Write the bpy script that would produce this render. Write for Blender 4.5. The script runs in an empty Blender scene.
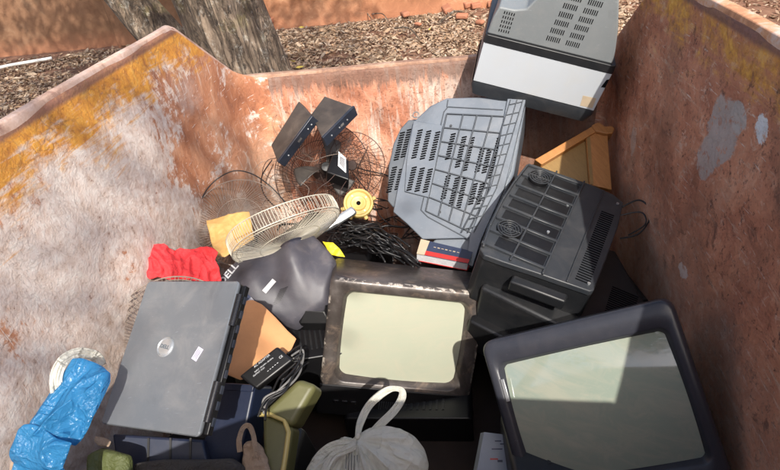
import bpy, math, random
from mathutils import Vector, Matrix, noise as NZ
V=Vector
random.seed(7)
S=bpy.context.scene
COL=S.collection
# ---------------------------------------------------------------- camera
F,PW,PH=563.0,780.0,470.0
CR=V((0.98892,0.09281,-0.11584)); CD=V((-0.04589,-0.55095,-0.83328)); CF=V((-0.14117,0.82936,-0.54058))
CAM=V((0,0,1.75))
cd=bpy.data.cameras.new('camera'); cam=bpy.data.objects.new('camera',cd); COL.objects.link(cam)
m=Matrix.Identity(4)
for i in range(3):
    m[i][0]=CR[i]; m[i][1]=-CD[i]; m[i][2]=-CF[i]; m[i][3]=CAM[i]
cam.matrix_world=m; cd.sensor_width=36; cd.lens=F/PW*36; cd.clip_start=.05; cd.clip_end=600
S.camera=cam
def ray(u,v): return CR*(u-PW/2)+CD*(v-PH/2)+CF*F
def pt(u,v,x=None,y=None,z=None):
    d=ray(u,v)
    t=(x-CAM.x)/d.x if x is not None else (y-CAM.y)/d.y if y is not None else (z-CAM.z)/d.z
    return CAM+d*t
def onp(u,v,P,n):
    d=ray(u,v); return CAM+d*((P-CAM).dot(n)/d.dot(n))
def nz(x,y,z=0): return NZ.noise(V((x,y,z)))
# ---------------------------------------------------------------- materials
class NT:
    def __init__(s,name):
        s.m=bpy.data.materials.new(name); s.m.use_nodes=True; s.t=s.m.node_tree; s.t.nodes.clear()
        s.out=s.n('ShaderNodeOutputMaterial')
    def n(s,k,**kw):
        x=s.t.nodes.new(k)
        for a,b in kw.items(): setattr(x,a,b)
        return x
    def put(s,sock,v):
        if isinstance(v,bpy.types.NodeSocket): s.t.links.new(v,sock)
        elif v is not None:
            if isinstance(v,(tuple,list)) and sock.type=='RGBA' and len(v)==3: v=(*v,1)
            sock.default_value=v
    def pos(s): return s.n('ShaderNodeNewGeometry').outputs['Position']
    def obj(s): return s.n('ShaderNodeTexCoord').outputs['Object']
    def map(s,vec,scale=(1,1,1),rot=(0,0,0),loc=(0,0,0)):
        x=s.n('ShaderNodeMapping'); s.put(x.inputs['Vector'],vec); x.inputs['Scale'].default_value=scale
        x.inputs['Rotation'].default_value=[math.radians(a) for a in rot]; x.inputs['Location'].default_value=loc
        return x.outputs[0]
    def noise(s,vec,scale=5,detail=5,rough=.6,dist=0):
        x=s.n('ShaderNodeTexNoise'); s.put(x.inputs['Vector'],vec)
        x.inputs['Scale'].default_value=scale; x.inputs['Detail'].default_value=detail
        x.inputs['Roughness'].default_value=rough; x.inputs['Distortion'].default_value=dist
        return x.outputs['Fac']
    def voro(s,vec,scale=5,feature='F1',out='Distance'):
        x=s.n('ShaderNodeTexVoronoi',feature=feature); s.put(x.inputs['Vector'],vec); x.inputs['Scale'].default_value=scale
        return x.outputs[out]
    def ramp(s,fac,*st):
        x=s.n('ShaderNodeValToRGB'); s.put(x.inputs[0],fac); e=x.color_ramp.elements
        while len(e)<len(st): e.new(.5)
        for i,(p,c) in enumerate(st):
            e[i].position=p; e[i].color=(c,c,c,1) if not isinstance(c,(tuple,list)) else (*c,1)
        return x.outputs[0]
    def mix(s,f,a,b,mode='MIX'):
        x=s.n('ShaderNodeMix',data_type='RGBA',blend_type=mode); s.put(x.inputs[0],f); s.put(x.inputs[6],a); s.put(x.inputs[7],b)
        return x.outputs[2]
    def math(s,op,a,b=0.0,c=None,clamp=False):
        x=s.n('ShaderNodeMath',operation=op,use_clamp=clamp); s.put(x.inputs[0],a); s.put(x.inputs[1],b)
        if c is not None: s.put(x.inputs[2],c)
        return x.outputs[0]
    def sep(s,vec):
        x=s.n('ShaderNodeSeparateXYZ'); s.put(x.inputs[0],vec); return x.outputs
    def bump(s,h,strength=.3,dist=.01,normal=None):
        x=s.n('ShaderNodeBump'); s.put(x.inputs['Height'],h); x.inputs['Strength'].default_value=strength
        x.inputs['Distance'].default_value=dist
        if normal is not None: s.put(x.inputs['Normal'],normal)
        return x.outputs[0]
    def surf(s,col,rough=.6,metal=0,normal=None,**kw):
        b=s.n('ShaderNodeBsdfPrincipled'); s.put(b.inputs['Base Color'],col); s.put(b.inputs['Roughness'],rough)
        s.put(b.inputs['Metallic'],metal)
        if normal is not None: s.put(b.inputs['Normal'],normal)
        for k,v in kw.items(): s.put(b.inputs[k.replace('_',' ')],v)
        s.put(s.out.inputs[0],b.outputs[0]); s.b=b
        return s.m
def plastic(name,col,rough=.45,dust=.25,dustcol=(.42,.34,.27),var=.25,bump=.15,scale=1.0,spec=.5,metal=0.0,scr=.3):
    n=NT(name); o=n.pos()
    v=n.noise(o,6*scale,5); c=n.mix(v,tuple(x*(1-var) for x in col),tuple(min(1,x*(1+var)) for x in col))
    d=n.noise(o,14*scale,7,.7,.5); d2=n.noise(o,2.3*scale,3)
    dm=n.math('MULTIPLY',n.ramp(d,(.45,0.0),(.72,1.0)),n.ramp(d2,(.35,.15),(.7,1.0)))
    dm=n.math('MULTIPLY',dm,dust)
    gp=n.n('ShaderNodeNewGeometry').outputs['Pointiness']
    up=n.sep(n.n('ShaderNodeNewGeometry').outputs['Normal'])[2]
    dm=n.math('ADD',dm,n.math('MULTIPLY',n.math('MULTIPLY',n.math('MAXIMUM',up,0.0),dust*.16),n.ramp(d,(.3,.4),(.7,1.0))),clamp=True)
    c=n.mix(dm,c,dustcol)
    # fine scuffs
    sv=n.noise(n.map(o,(9,90,60),(20,35,50)),3*scale,3,.6)
    sc=n.math('MULTIPLY',n.ramp(sv,(.66,0.0),(.72,1.0)),scr)
    c=n.mix(sc,c,tuple(min(.75,x*1.6+.05) for x in col))
    st_=n.ramp(n.noise(o,3.1*scale,6,.65,1.2),(.30,.5),(.42,0.0)); c=n.mix(st_,c,tuple(x*.45+.008 for x in col))
    r=n.math('ADD',n.math('MULTIPLY',dm,.4),n.math('MULTIPLY_ADD',v,.2,rough-.1),clamp=True)
    b=n.bump(n.noise(o,420,2),bump,.0006); b=n.bump(d,.12,.002,b)
    return n.surf(c,r,metal,b,Specular_IOR_Level=spec)
def flat(name,col,rough=.6,var=.15,scale=20,bump=.1,metal=0.0,spec=.5):
    n=NT(name); o=n.pos(); v=n.noise(o,scale,5)
    c=n.mix(v,tuple(x*(1-var) for x in col),tuple(min(1,x*(1+var)) for x in col))
    return n.surf(c,rough,metal,n.bump(n.noise(o,scale*6,4),bump,.002),Specular_IOR_Level=spec)

PATCHES=[(722,132,.085,.085,(.52,.43,.38),.95,1.3),(708,156,.05,.065,(.50,.41,.36),.9,1.3),(738,118,.045,.04,(.56,.49,.44),.95,1.0),(762,128,.030,.028,(.82,.80,.78),1.0,2.6),(690,270,.03,.02,(.70,.58,.5),.8,2.6),(640,140,.03,.05,(.62,.45,.36),.7,2.4)]
def rust_wall(name,kind):
    n=NT(name); o=n.pos(); xyz=n.sep(o); z=xyz[2]; y=xyz[1]; x=xyz[0]
    if kind=='left': rot=(38,0,0); st=(1,1.2,9)
    elif kind=='right': rot=(-52,0,0); st=(1,1.2,9)
    else: rot=(0,8,0); st=(9,1,1.4)
    big=n.noise(o,1.7,4,.55,.4); med=n.noise(o,5.5,7,.68,.6); fin=n.noise(o,28,8,.72,.3); gr=n.noise(o,120,5,.7)
    strk=n.noise(n.map(o,st,rot),4.5,7,.68,.7); strk2=n.noise(n.map(o,st,tuple(a*1.5 for a in rot),(3,2,1)),13,5,.6,.3)
    if kind=='left':
        base=n.ramp(med,(.28,(.26,.10,.055)),(.45,(.44,.18,.09)),(.58,(.56,.27,.15)),(.75,(.64,.38,.25)))
        wh=n.ramp(fin,(.3,(.56,.42,.33)),(.5,(.72,.60,.52)),(.7,(.84,.77,.69)))
        # whitish scraped paint: mostly y<1.9, below the orange band
        iso=n.noise(o,3.2,9,.74,.9); s3=n.noise(n.map(o,(1,7,1.3),(-62,0,0),(5,1,3)),5,6,.7,.6)
        w=n.math('ADD',n.math('MULTIPLY',iso,.72),n.math('MULTIPLY',big,.30)); w=n.math('ADD',w,n.math('MULTIPLY',strk,.14)); w=n.math('ADD',w,n.math('MULTIPLY',s3,.16))
        w=n.math('ADD',w,n.math('MULTIPLY',n.math('SUBTRACT',fin,.5),.26))
        yb=n.ramp(y,(.25,.02),(.5,.10),(1.0,0.0)) if False else n.math('MULTIPLY',n.math('SUBTRACT',y,1.55),-.07)
        w=n.math('ADD',w,yb)
        for (u,v,ry_,rz_,am) in ((120,165,.50,.22,.085),(150,235,.34,.20,.07),(60,270,.35,.2,.05),(222,120,.30,.5,-.05),(20,205,.22,.10,-.09),(120,270,.10,.08,-.06)):
            q=pt(u,v,x=-1.018); dy=n.math('MULTIPLY',n.math('SUBTRACT',y,q.y),1/ry_); dz_=n.math('MULTIPLY',n.math('SUBTRACT',z,q.z),1/rz_)
            dd=n.math('ADD',n.math('SQRT',n.math('ADD',n.math('MULTIPLY',dy,dy),n.math('MULTIPLY',dz_,dz_))),n.math('MULTIPLY',n.math('SUBTRACT',iso,.5),.8))
            w=n.math('ADD',w,n.math('MULTIPLY',n.ramp(dd,(.3,1.0),(1.0,0.0)),am))
        wm=n.math('ADD',n.math('MULTIPLY',n.ramp(w,(.612,0.0),(.645,1.0)),.66),n.math('MULTIPLY',n.ramp(w,(.57,0.0),(.74,1.0)),.30))
        c=n.mix(wm,base,wh)
        w2=n.ramp(strk2,(.64,0.0),(.68,.75)); c=n.mix(w2,c,(.76,.68,.61)); w3=n.ramp(n.noise(n.map(o,(1,14,1),(-35,0,0)),6,5,.6),(.62,0.0),(.66,.6)); c=n.mix(w3,c,(.78,.71,.64))
        pt_=n.ramp(n.noise(o,2.1,3,.5,.2),(.60,0.0),(.70,.4)); c=n.mix(n.math('MULTIPLY',pt_,n.ramp(fin,(.4,1.0),(.6,.3))),c,(.58,.58,.56))
        dk=n.ramp(n.math('ADD',n.math('MULTIPLY',gr,.5),n.math('MULTIPLY',fin,.5)),(.34,.8),(.42,0.0)); c=n.mix(dk,c,(.22,.09,.055))
        # browner low zone
        lo=n.ramp(n.math('ADD',z,n.math('MULTIPLY',med,.35)),(.85,.8),(1.15,0.0)); c=n.mix(n.math('MULTIPLY',lo,n.ramp(fin,(.3,1.0),(.65,.3))),c,(.42,.30,.22))
        bandlo,bandhi=1.24,1.33
    elif kind=='right':
        base=n.ramp(med,(.25,(.27,.10,.055)),(.42,(.50,.195,.11)),(.58,(.66,.29,.165)),(.76,(.78,.44,.29)))
        w=n.ramp(n.math('ADD',n.math('MULTIPLY',strk,.8),n.math('MULTIPLY',big,.3)),(.60,0.0),(.70,.7)); c=n.mix(w,base,(.72,.50,.36))
        w2=n.ramp(strk2,(.62,0.0),(.69,.8)); c=n.mix(w2,c,(.76,.62,.52))
        mo=n.noise(o,17,9,.78,.4); c=n.mix(n.ramp(mo,(.36,.85),(.45,0.0)),c,(.15,.065,.045)); c=n.mix(n.ramp(mo,(.56,0.0),(.64,.75)),c,(.74,.50,.37))
        dz=n.ramp(n.noise(o,2.4,5,.6,.8),(.50,0.0),(.64,.6)); c=n.mix(dz,c,n.mix(fin,(.17,.075,.045),(.42,.20,.12)))
        dk=n.ramp(n.math('ADD',n.math('MULTIPLY',gr,.5),n.math('MULTIPLY',fin,.5)),(.37,.9),(.45,0.0)); c=n.mix(dk,c,(.09,.035,.025))
        lo=n.ramp(n.math('ADD',z,n.math('MULTIPLY',med,.35)),(.75,.8),(1.1,0.0)); c=n.mix(n.math('MULTIPLY',lo,n.ramp(fin,(.35,1.0),(.6,.3))),c,(.62,.38,.26))
        for (u,v,ry_,rz_,cc,am,jag) in PATCHES:
            q=pt(u,v,x=.62); dy=n.math('MULTIPLY',n.math('SUBTRACT',y,q.y),1/ry_); dz_=n.math('MULTIPLY',n.math('SUBTRACT',z,q.z),1/rz_)
            dd=n.math('SQRT',n.math('ADD',n.math('MULTIPLY',dy,dy),n.math('MULTIPLY',dz_,dz_)))
            dd=n.math('ADD',dd,n.math('MULTIPLY',n.math('SUBTRACT',n.noise(o,9,7,.75,1.0),.5),jag))
            pm=n.math('MULTIPLY',n.ramp(dd,(.90,am),(1.0,0.0)),n.ramp(n.noise(o,34,6,.7,.5),(.36,.15),(.47,1.0)))
            c=n.mix(pm,c,n.mix(n.noise(o,12,6,.7),tuple(k*.7 for k in cc),tuple(min(.9,k*1.25) for k in cc)))
        bandlo,bandhi=1.27,1.38
    else:
        base=n.ramp(med,(.28,(.28,.11,.065)),(.43,(.46,.19,.11)),(.57,(.58,.29,.185)),(.74,(.62,.42,.32)))
        w=n.ramp(n.math('ADD',n.math('MULTIPLY',strk,.6),n.math('MULTIPLY',big,.55)),(.55,0.0),(.66,.85)); c=n.mix(w,base,(.66,.54,.46))
        w2=n.ramp(strk2,(.60,0.0),(.68,.5)); c=n.mix(w2,c,(.55,.45,.40))
        dk=n.ramp(n.math('ADD',n.math('MULTIPLY',gr,.5),n.math('MULTIPLY',fin,.5)),(.38,.8),(.47,0.0)); c=n.mix(dk,c,(.14,.05,.03))
        tb=n.ramp(n.math('ADD',z,n.math('MULTIPLY',n.math('SUBTRACT',strk,.5),.22)),(.925,0.0),(.96,.8)); c=n.mix(tb,c,(.17,.10,.075))
        # right part painted dark brown for the shade of the top television
        rb=n.ramp(n.math('ADD',x,n.math('MULTIPLY',med,.5)),(.15,0.0),(.55,.85)); c=n.mix(rb,c,n.mix(fin,(.09,.045,.03),(.26,.13,.085)))
        bandlo,bandhi=5,6
    if kind!='back':
        if kind=='left': zz=n.math('ADD',z,n.math('MULTIPLY',n.math('SUBTRACT',med,.5),.42))
        else: zz=n.math('ADD',z,n.math('MULTIPLY',n.math('SUBTRACT',med,.5),.38))
        zz=n.math('ADD',zz,n.math('MULTIPLY',n.math('SUBTRACT',strk,.5),.45))
        bm=n.n('ShaderNodeMapRange'); n.put(bm.inputs[0],zz); bm.inputs[1].default_value=bandlo-.05; bm.inputs[2].default_value=bandlo+.05
        bm=bm.outputs[0]
        if kind=='left':
            oc=n.ramp(fin,(.25,(.34,.14,.045)),(.42,(.58,.235,.045)),(.58,(.74,.34,.055)),(.75,(.72,.42,.13)))
            wv=n.n('ShaderNodeVectorMath',operation='MULTIPLY_ADD'); nn_=n.n('ShaderNodeTexNoise'); n.put(nn_.inputs['Vector'],o); nn_.inputs['Scale'].default_value=9; n.put(wv.inputs[0],nn_.outputs['Color']); wv.inputs[1].default_value=(.14,.14,.14); n.put(wv.inputs[2],o)
            ed=n.voro(wv.outputs[0],24,'DISTANCE_TO_EDGE'); oc=n.mix(n.math('MULTIPLY',n.ramp(ed,(.0,.75),(.10,0.0)),n.ramp(med,(.42,1.0),(.56,.1))),oc,(.30,.13,.06)); oc=n.mix(n.ramp(n.noise(o,60,5,.7),(.55,0.0),(.7,.5)),oc,(.80,.52,.16))
        else:
            oc=n.ramp(fin,(.3,(.24,.10,.05)),(.45,(.58,.25,.05)),(.60,(.80,.42,.08)),(.75,(.66,.44,.22)))
            bm=n.math('MULTIPLY',bm,n.ramp(med,(.40,.25),(.55,1.0)))
        c=n.mix(bm,c,oc)
        # dark line right under the rim
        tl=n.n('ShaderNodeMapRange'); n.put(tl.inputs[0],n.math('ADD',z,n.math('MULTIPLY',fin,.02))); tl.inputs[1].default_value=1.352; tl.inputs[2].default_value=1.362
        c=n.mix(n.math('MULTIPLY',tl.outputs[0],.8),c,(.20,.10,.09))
    chip=n.ramp(n.noise(o,15,9,.72,.3),(.44,0.0),(.50,1.0)); h=n.math('ADD',n.math('MULTIPLY',fin,.5),n.math('ADD',n.math('MULTIPLY',chip,.30),n.math('ADD',n.math('MULTIPLY',strk2,.10),n.math('MULTIPLY',gr,.30))))
    h=n.math('ADD',h,n.math('MULTIPLY',n.ramp(gr,(.3,0.0),(.42,1.0)),.25))
    b=n.bump(h,.6,.007); b=n.bump(med,.35,.02,b)
    return n.surf(c,n.ramp(fin,(.3,.62),(.7,.85)),0,b,Specular_IOR_Level=.35)
M={}
M['wall_l']=rust_wall('rusty_scraped_steel','left'); M['wall_r']=rust_wall('dark_rusty_steel','right'); M['wall_b']=rust_wall('orange_rusty_steel','back')
def rim_mat(name,a,b,c):
    n=NT(name); o=n.pos(); f=n.noise(o,30,7,.7,.4); g=n.noise(o,7,5,.6)
    col=n.ramp(n.math('ADD',n.math('MULTIPLY',f,.5),n.math('MULTIPLY',g,.5)),(.36,a),(.5,b),(.62,c))
    return n.surf(col,.7,0,n.bump(f,.5,.004))
M['rim']=rim_mat('rim_steel',(.24,.12,.09),(.56,.37,.28),(.68,.50,.42))
M['rim_r']=rim_mat('rim_steel_orange',(.30,.12,.06),(.62,.30,.15),(.66,.50,.42))
M['rim_b']=rim_mat('rim_steel_brown',(.16,.09,.07),(.35,.20,.13),(.48,.33,.24))
M['paint_patch']=flat('grey_primer_paint',(.36,.28,.27),.65,.55,22,.6)
M['skipfloor']=flat('rusty_floor',(.03,.018,.013),.9,.5,9,.4)
M['grey_blue']=plastic('blue_grey_plastic',(.135,.158,.19),.36,.22,(.36,.34,.33),.14)
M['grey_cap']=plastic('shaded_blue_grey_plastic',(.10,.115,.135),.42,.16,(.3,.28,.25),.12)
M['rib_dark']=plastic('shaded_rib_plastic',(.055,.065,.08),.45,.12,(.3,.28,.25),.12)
M['grey_body']=plastic('grey_cabinet_plastic',(.185,.20,.205),.45,.2,(.4,.36,.32),.12)
M['white_panel']=plastic('white_cabinet_plastic',(.47,.50,.53),.4,.30,(.50,.46,.38),.05,scr=.15)
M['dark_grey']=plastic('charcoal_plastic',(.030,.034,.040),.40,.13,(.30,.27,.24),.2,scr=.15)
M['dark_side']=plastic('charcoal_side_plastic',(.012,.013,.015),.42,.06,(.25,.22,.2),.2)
M['bezel_dark']=plastic('navy_grey_bezel_plastic',(.030,.032,.042),.32,.07,(.30,.26,.24),.15)
M['black']=plastic('black_plastic',(.006,.006,.007),.4,.03,(.2,.17,.15),.3)
M['black_gl']=plastic('glossy_black_plastic',(.012,.012,.014),.22,.08,(.2,.17,.15),.3)
M['slot']=flat('vent_hole',(.006,.006,.007),.95,.2,20,0,spec=0.05)
M['stb']=plastic('set_top_box_plastic',(.055,.046,.040),.5,.4,(.26,.20,.16),.2)
M['stb_front']=plastic('set_top_box_front',(.022,.028,.042),.3,.15,(.25,.2,.18),.2)
def silver_brown():
    n=NT('worn_silver_brown_plastic'); o=n.pos(); ob=n.obj(); xyz=n.sep(ob)
    v=n.noise(o,5,6,.65,.5); f=n.noise(o,45,7,.75)
    c=n.ramp(v,(.3,(.035,.028,.025)),(.5,(.070,.058,.052)),(.7,(.15,.13,.12)))
    d=n.ramp(n.noise(o,12,8,.75,.8),(.52,0.0),(.7,.55)); c=n.mix(d,c,(.36,.26,.19))
    # edge wear close to the front edge of the cabinet (object y about 0) and the corners
    ay=n.math('ABSOLUTE',n.math('SUBTRACT',xyz[1],.003)); e=n.ramp(ay,(.004,1.0),(.012,0.0))
    ex=n.ramp(n.math('SUBTRACT',.261,n.math('ABSOLUTE',xyz[0])),(.004,1.0),(.010,0.0)); ez=n.ramp(n.math('SUBTRACT',.203,xyz[2]),(.004,1.0),(.011,0.0)); e=n.math('MULTIPLY',e,n.math('MAXIMUM',ex,ez))
    wz=n.ramp(n.noise(o,32,5,.7),(.51,0.0),(.57,.85))
    c=n.mix(n.math('MULTIPLY',e,wz),c,(.62,.55,.47))
    return n.surf(c,n.ramp(f,(.3,.30),(.7,.48)),.25,n.bump(f,.12,.002))
M['silver']=silver_brown()
def glass(name,c1,c2,rough=.12):
    n=NT(name); o=n.pos(); v=n.noise(o,3,4); f=n.noise(o,16,8,.72,.6)
    c=n.mix(v,c1,c2); sm=n.ramp(n.noise(n.map(o,(1.5,1,7),(0,35,20)),4,5,.6,.8),(.48,0.0),(.68,.30)); d=n.math('MAXIMUM',n.ramp(f,(.48,0.0),(.72,.38)),sm); c=n.mix(d,c,(.50,.43,.33))
    r=n.math('ADD',n.math('MULTIPLY',d,.9),rough,clamp=True)
    m=n.surf(c,.62,0,None,Specular_IOR_Level=.1,Coat_Weight=1.0,Coat_IOR=1.75); n.put(n.b.inputs['Coat Roughness'],n.math('MULTIPLY',r,.35)); return m
M['screen_m']=glass('dusty_phosphor_glass',(.43,.44,.34),(.36,.38,.295),.16)
M['screen_r']=glass('grey_green_tube_glass',(.25,.30,.25),(.28,.32,.26),.02)
M['laptop']=plastic('slate_grey_laptop_lid',(.155,.170,.188),.36,.26,(.42,.39,.36),.08,metal=.25,scr=.35)
M['silver_met']=flat('silver_metal',(.55,.57,.58),.3,.1,30,.05,metal=.7)
M['chrome_txt']=flat('badge_lettering',(.12,.14,.16),.35,.05,30,0)
M['paper_lilac']=flat('lilac_sticker',(.66,.60,.78),.5,.05,30,.05)
M['carton']=flat('grey_white_card',(.34,.37,.42),.7,.15,14,.2)
M['paper_white']=flat('white_label',(.78,.78,.78),.55,.06,30,.05)
M['ink']=flat('printed_ink',(.05,.05,.06),.6,.1,30,0)
M['ink_white']=flat('white_print',(.62,.63,.65),.6,.1,30,0)
M['wire_cream']=flat('cream_painted_wire',(.62,.58,.47),.4,.3,30,.1)
M['wire_dark']=flat('rusty_dark_wire',(.055,.032,.026),.6,.4,40,.2)
M['wire_grey']=flat('grey_brown_wire',(.20,.155,.125),.5,.4,40,.2)
M['cable']=plastic('black_cable_rubber',(.008,.008,.009),.45,.05,(.22,.18,.15),.3)
M['cable_grey']=flat('grey_cable',(.16,.155,.15),.5,.2,30,.1)
M['yellow_hub']=plastic('aged_yellow_plastic',(.60,.43,.13),.4,.3,(.5,.38,.2),.12)
M['blade']=plastic('smoked_grey_blade',(.035,.032,.030),.5,.2,(.3,.25,.2),.2)
def wood(name,a,b,sc=(1,1,1),rot=(0,0,0)):
    n=NT(name); o=n.obj(); g=n.noise(n.map(o,sc,rot),9,6,.6,1.2); k=n.noise(n.map(o,tuple(3*s for s in sc),rot),22,4,.6)
    c=n.mix(g,a,b); c=n.mix(n.ramp(k,(.5,0.0),(.7,.35)),c,tuple(x*.55 for x in a))
    return n.surf(c,.42,0,n.bump(k,.2,.002))
M['wood']=wood('orange_varnished_wood',(.30,.115,.03),(.58,.27,.085),(9,1,9))
M['wood_ply']=wood('olive_plywood',(.20,.115,.035),(.33,.20,.065),(9,1,9),(0,40,0))
M['cardboard']=flat('orange_cardboard',(.58,.28,.12),.75,.35,7,.4)
def paper(name,col,rough=.6,scale=9,bstr=.5,trans=0.0,dist=.01):
    n=NT(name); o=n.pos(); v=n.noise(o,scale,5,.6,.8); w=n.noise(o,scale*2.5,4,.5,2.2)
    c=n.mix(v,tuple(x*.8 for x in col),tuple(min(1,x*1.15) for x in col))
    b=n.bump(w,bstr,dist)
    return n.surf(c,rough,0,b)
M['envelope']=paper('yellow_envelope_paper',(.60,.36,.12),.6,9,.4)
M['red_cloth']=paper('red_fabric',(.62,.030,.035),.75,14,.6)
M['yellow_cloth']=paper('yellow_plastic_film',(.80,.66,.03),.45,14,.5)
M['navy']=plastic('navy_box_plastic',(.010,.017,.042),.42,.08,(.25,.2,.18),.2)
M['olive']=plastic('olive_tin',(.11,.108,.040),.45,.22,(.35,.30,.18),.15)
M['olive_edge']=plastic('yellowed_edge',(.50,.40,.14),.45,.25,(.35,.30,.18),.15)
M['shell']=plastic('violet_grey_shell',(.062,.060,.074),.48,.30,(.36,.30,.28),.18,bump=.3)
M['book_red']=paper('red_printed_card',(.50,.035,.03),.45,30,.1); M['book_blue']=paper('dark_blue_printed_card',(.035,.045,.085),.45,30,.1)
M['book_beige']=paper('beige_printed_card',(.50,.40,.28),.5,30,.1); M['pages']=paper('paper_pages',(.66,.66,.68),.7,60,.3)
M['beige_fab']=paper('beige_bag_fabric',(.38,.28,.20),.85,30,.6); M['dark_fab']=paper('dark_grey_fabric',(.05,.047,.045),.9,20,.7)
M['green_fab']=paper('dull_green_plastic',(.085,.10,.03),.6,20,.5)
def film(name,col,tr=.35,op=1.0,rough=.28):
    n=NT(name); o=n.pos(); w=n.noise(n.map(o,(1,1,1)),16,5,.55,1.6); w2=n.noise(o,55,4,.6,1.0); v=n.noise(o,5,4)
    c=n.mix(v,tuple(x*.8 for x in col),tuple(min(1,x*1.12) for x in col))
    wv=n.n('ShaderNodeVectorMath',operation='MULTIPLY_ADD'); nn_=n.n('ShaderNodeTexNoise'); n.put(nn_.inputs['Vector'],o); nn_.inputs['Scale'].default_value=12; n.put(wv.inputs[0],nn_.outputs['Color']); wv.inputs[1].default_value=(.12,.12,.12); n.put(wv.inputs[2],o)
    ed=n.ramp(n.voro(wv.outputs[0],17,'DISTANCE_TO_EDGE'),(0.0,1.0),(.10,.25),(.3,0.0)); ed2=n.ramp(n.voro(wv.outputs[0],42,'DISTANCE_TO_EDGE'),(0.0,1.0),(.12,.2),(.3,0.0))
    b=n.bump(w,.6,.02); b=n.bump(ed,.4,.008,b); b=n.bump(ed2,.25,.003,b); b=n.bump(w2,.3,.003,b)
    p=n.n('ShaderNodeBsdfPrincipled'); n.put(p.inputs['Base Color'],c); n.put(p.inputs['Roughness'],rough); n.put(p.inputs['Normal'],b)
    t=n.n('ShaderNodeBsdfTranslucent'); n.put(t.inputs[0],c); n.put(t.inputs[1],b)
    ms=n.n('ShaderNodeMixShader'); n.put(ms.inputs[0],tr); n.put(ms.inputs[1],p.outputs[0]); n.put(ms.inputs[2],t.outputs[0]); last=ms
    if op<1:
        tp=n.n('ShaderNodeBsdfTransparent'); n.put(tp.inputs[0],tuple(min(1,x*.5+.5) for x in col)); m2=n.n('ShaderNodeMixShader')
        n.put(m2.inputs[0],op); n.put(m2.inputs[1],tp.outputs[0]); n.put(m2.inputs[2],ms.outputs[0]); last=m2
    n.put(n.out.inputs[0],last.outputs[0]); return n.m
M['blue_film']=film('blue_plastic_film',(.06,.33,.64),.42,.78,.2)
M['white_film']=film('white_plastic_film',(.90,.88,.80),.42,.86,.25)
M['contents']=flat('bag_contents',(.75,.66,.48),.8,.5,14,.3)
def ground_mat():
    n=NT('reddish_soil'); o=n.pos(); a=n.noise(o,1.1,5,.6); b=n.noise(o,14,8,.75); d=n.voro(o,26)
    c=n.ramp(n.math('ADD',n.math('MULTIPLY',a,.4),n.math('MULTIPLY',b,.6)),(.35,(.11,.055,.035)),(.5,(.20,.10,.06)),(.65,(.32,.18,.11)))
    c=n.mix(n.ramp(d,(.1,.5),(.35,0.0)),c,(.26,.17,.11))
    return n.surf(c,.95,0,n.bump(b,.8,.03))
M['ground']=ground_mat()
def leaf_mat(name,*cols):
    n=NT(name); r=n.n('ShaderNodeNewGeometry').outputs['Random Per Island']
    k=len(cols); c=n.ramp(r,*[((i+.5)/k,cl) for i,cl in enumerate(cols)])
    c=n.mix(.25,c,n.mix(n.noise(n.pos(),40,3),(.1,.06,.04),(.5,.4,.3)))
    return n.surf(c,.6)
M['litter']=leaf_mat('dry_leaves',(.16,.10,.06),(.30,.19,.11),(.48,.34,.22),(.36,.25,.16),(.60,.48,.35),(.20,.125,.075),(.42,.24,.12),(.42,.35,.28),(.26,.16,.10),(.36,.23,.14),(.24,.145,.085))
M['leaf_yellow']=leaf_mat('yellow_leaves',(.70,.52,.03),(.60,.45,.05))
M['leaf_green']=leaf_mat('green_leaves',(.045,.09,.02),(.07,.12,.03),(.10,.15,.04),(.04,.075,.02))
def bwall_mat():
    n=NT('stained_render'); o=n.pos(); a=n.noise(o,.9,6,.62,.5); b=n.noise(o,7,8,.7,.6); x=n.sep(o)[0]; z=n.sep(o)[2]
    c=n.ramp(n.math('ADD',n.math('MULTIPLY',a,.6),n.math('MULTIPLY',b,.4)),(.34,(.20,.085,.04)),(.46,(.36,.155,.075)),(.56,(.48,.24,.13)),(.68,(.62,.40,.25)))
    le=n.ramp(n.math('MULTIPLY_ADD',x,.1,.5),(.1,.75),(.2,0.0)); c=n.mix(le,c,n.mix(b,(.10,.055,.030),(.19,.105,.055)))
    c=n.mix(n.ramp(n.math('ADD',z,n.math('MULTIPLY',b,.3)),(.16,.6),(.4,0.0)),c,(.40,.17,.09))
    return n.surf(c,.9,0,n.bump(b,.6,.02))
M['render']=bwall_mat()
M['brick']=flat('worn_red_brick',(.36,.15,.085),.9,.4,9,.5)
def bark_mat():
    n=NT('grey_bark'); o=n.pos(); s=n.noise(n.map(o,(1,1,.22)),16,8,.7,.6); b=n.noise(o,3.2,6,.65,.5); f=n.noise(o,60,5,.7)
    v=n.math('ABSOLUTE',n.math('SUBTRACT',n.noise(n.map(o,(1,1,.16),(0,6,0)),13,6,.62,.9),.5))
    c=n.ramp(n.math('ADD',n.math('MULTIPLY',s,.5),n.math('MULTIPLY',b,.5)),(.36,(.085,.058,.040)),(.47,(.20,.145,.10)),(.57,(.34,.26,.19)),(.66,(.56,.48,.37)))
    c=n.mix(n.ramp(n.noise(o,9,8,.75,.5),(.55,0.0),(.63,.85)),c,(.58,.53,.45)); c=n.mix(n.ramp(n.noise(n.map(o,(1,1,.6)),19,6,.7,.4),(.36,.9),(.42,0.0)),c,(.055,.042,.032))
    c=n.mix(n.ramp(v,(.0,.75),(.035,0.0)),c,(.035,.026,.02))
    c=n.mix(n.ramp(n.noise(o,4.5,4),(.58,0.0),(.7,.5)),c,(.24,.20,.06))
    h=n.math('ADD',n.math('MULTIPLY',s,.8),n.math('MULTIPLY',n.ramp(v,(.0,0.0),(.09,1.0)),.8))
    b1=n.bump(h,.9,.035); return n.surf(c,.9,0,n.bump(f,.5,.006,b1))
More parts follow.
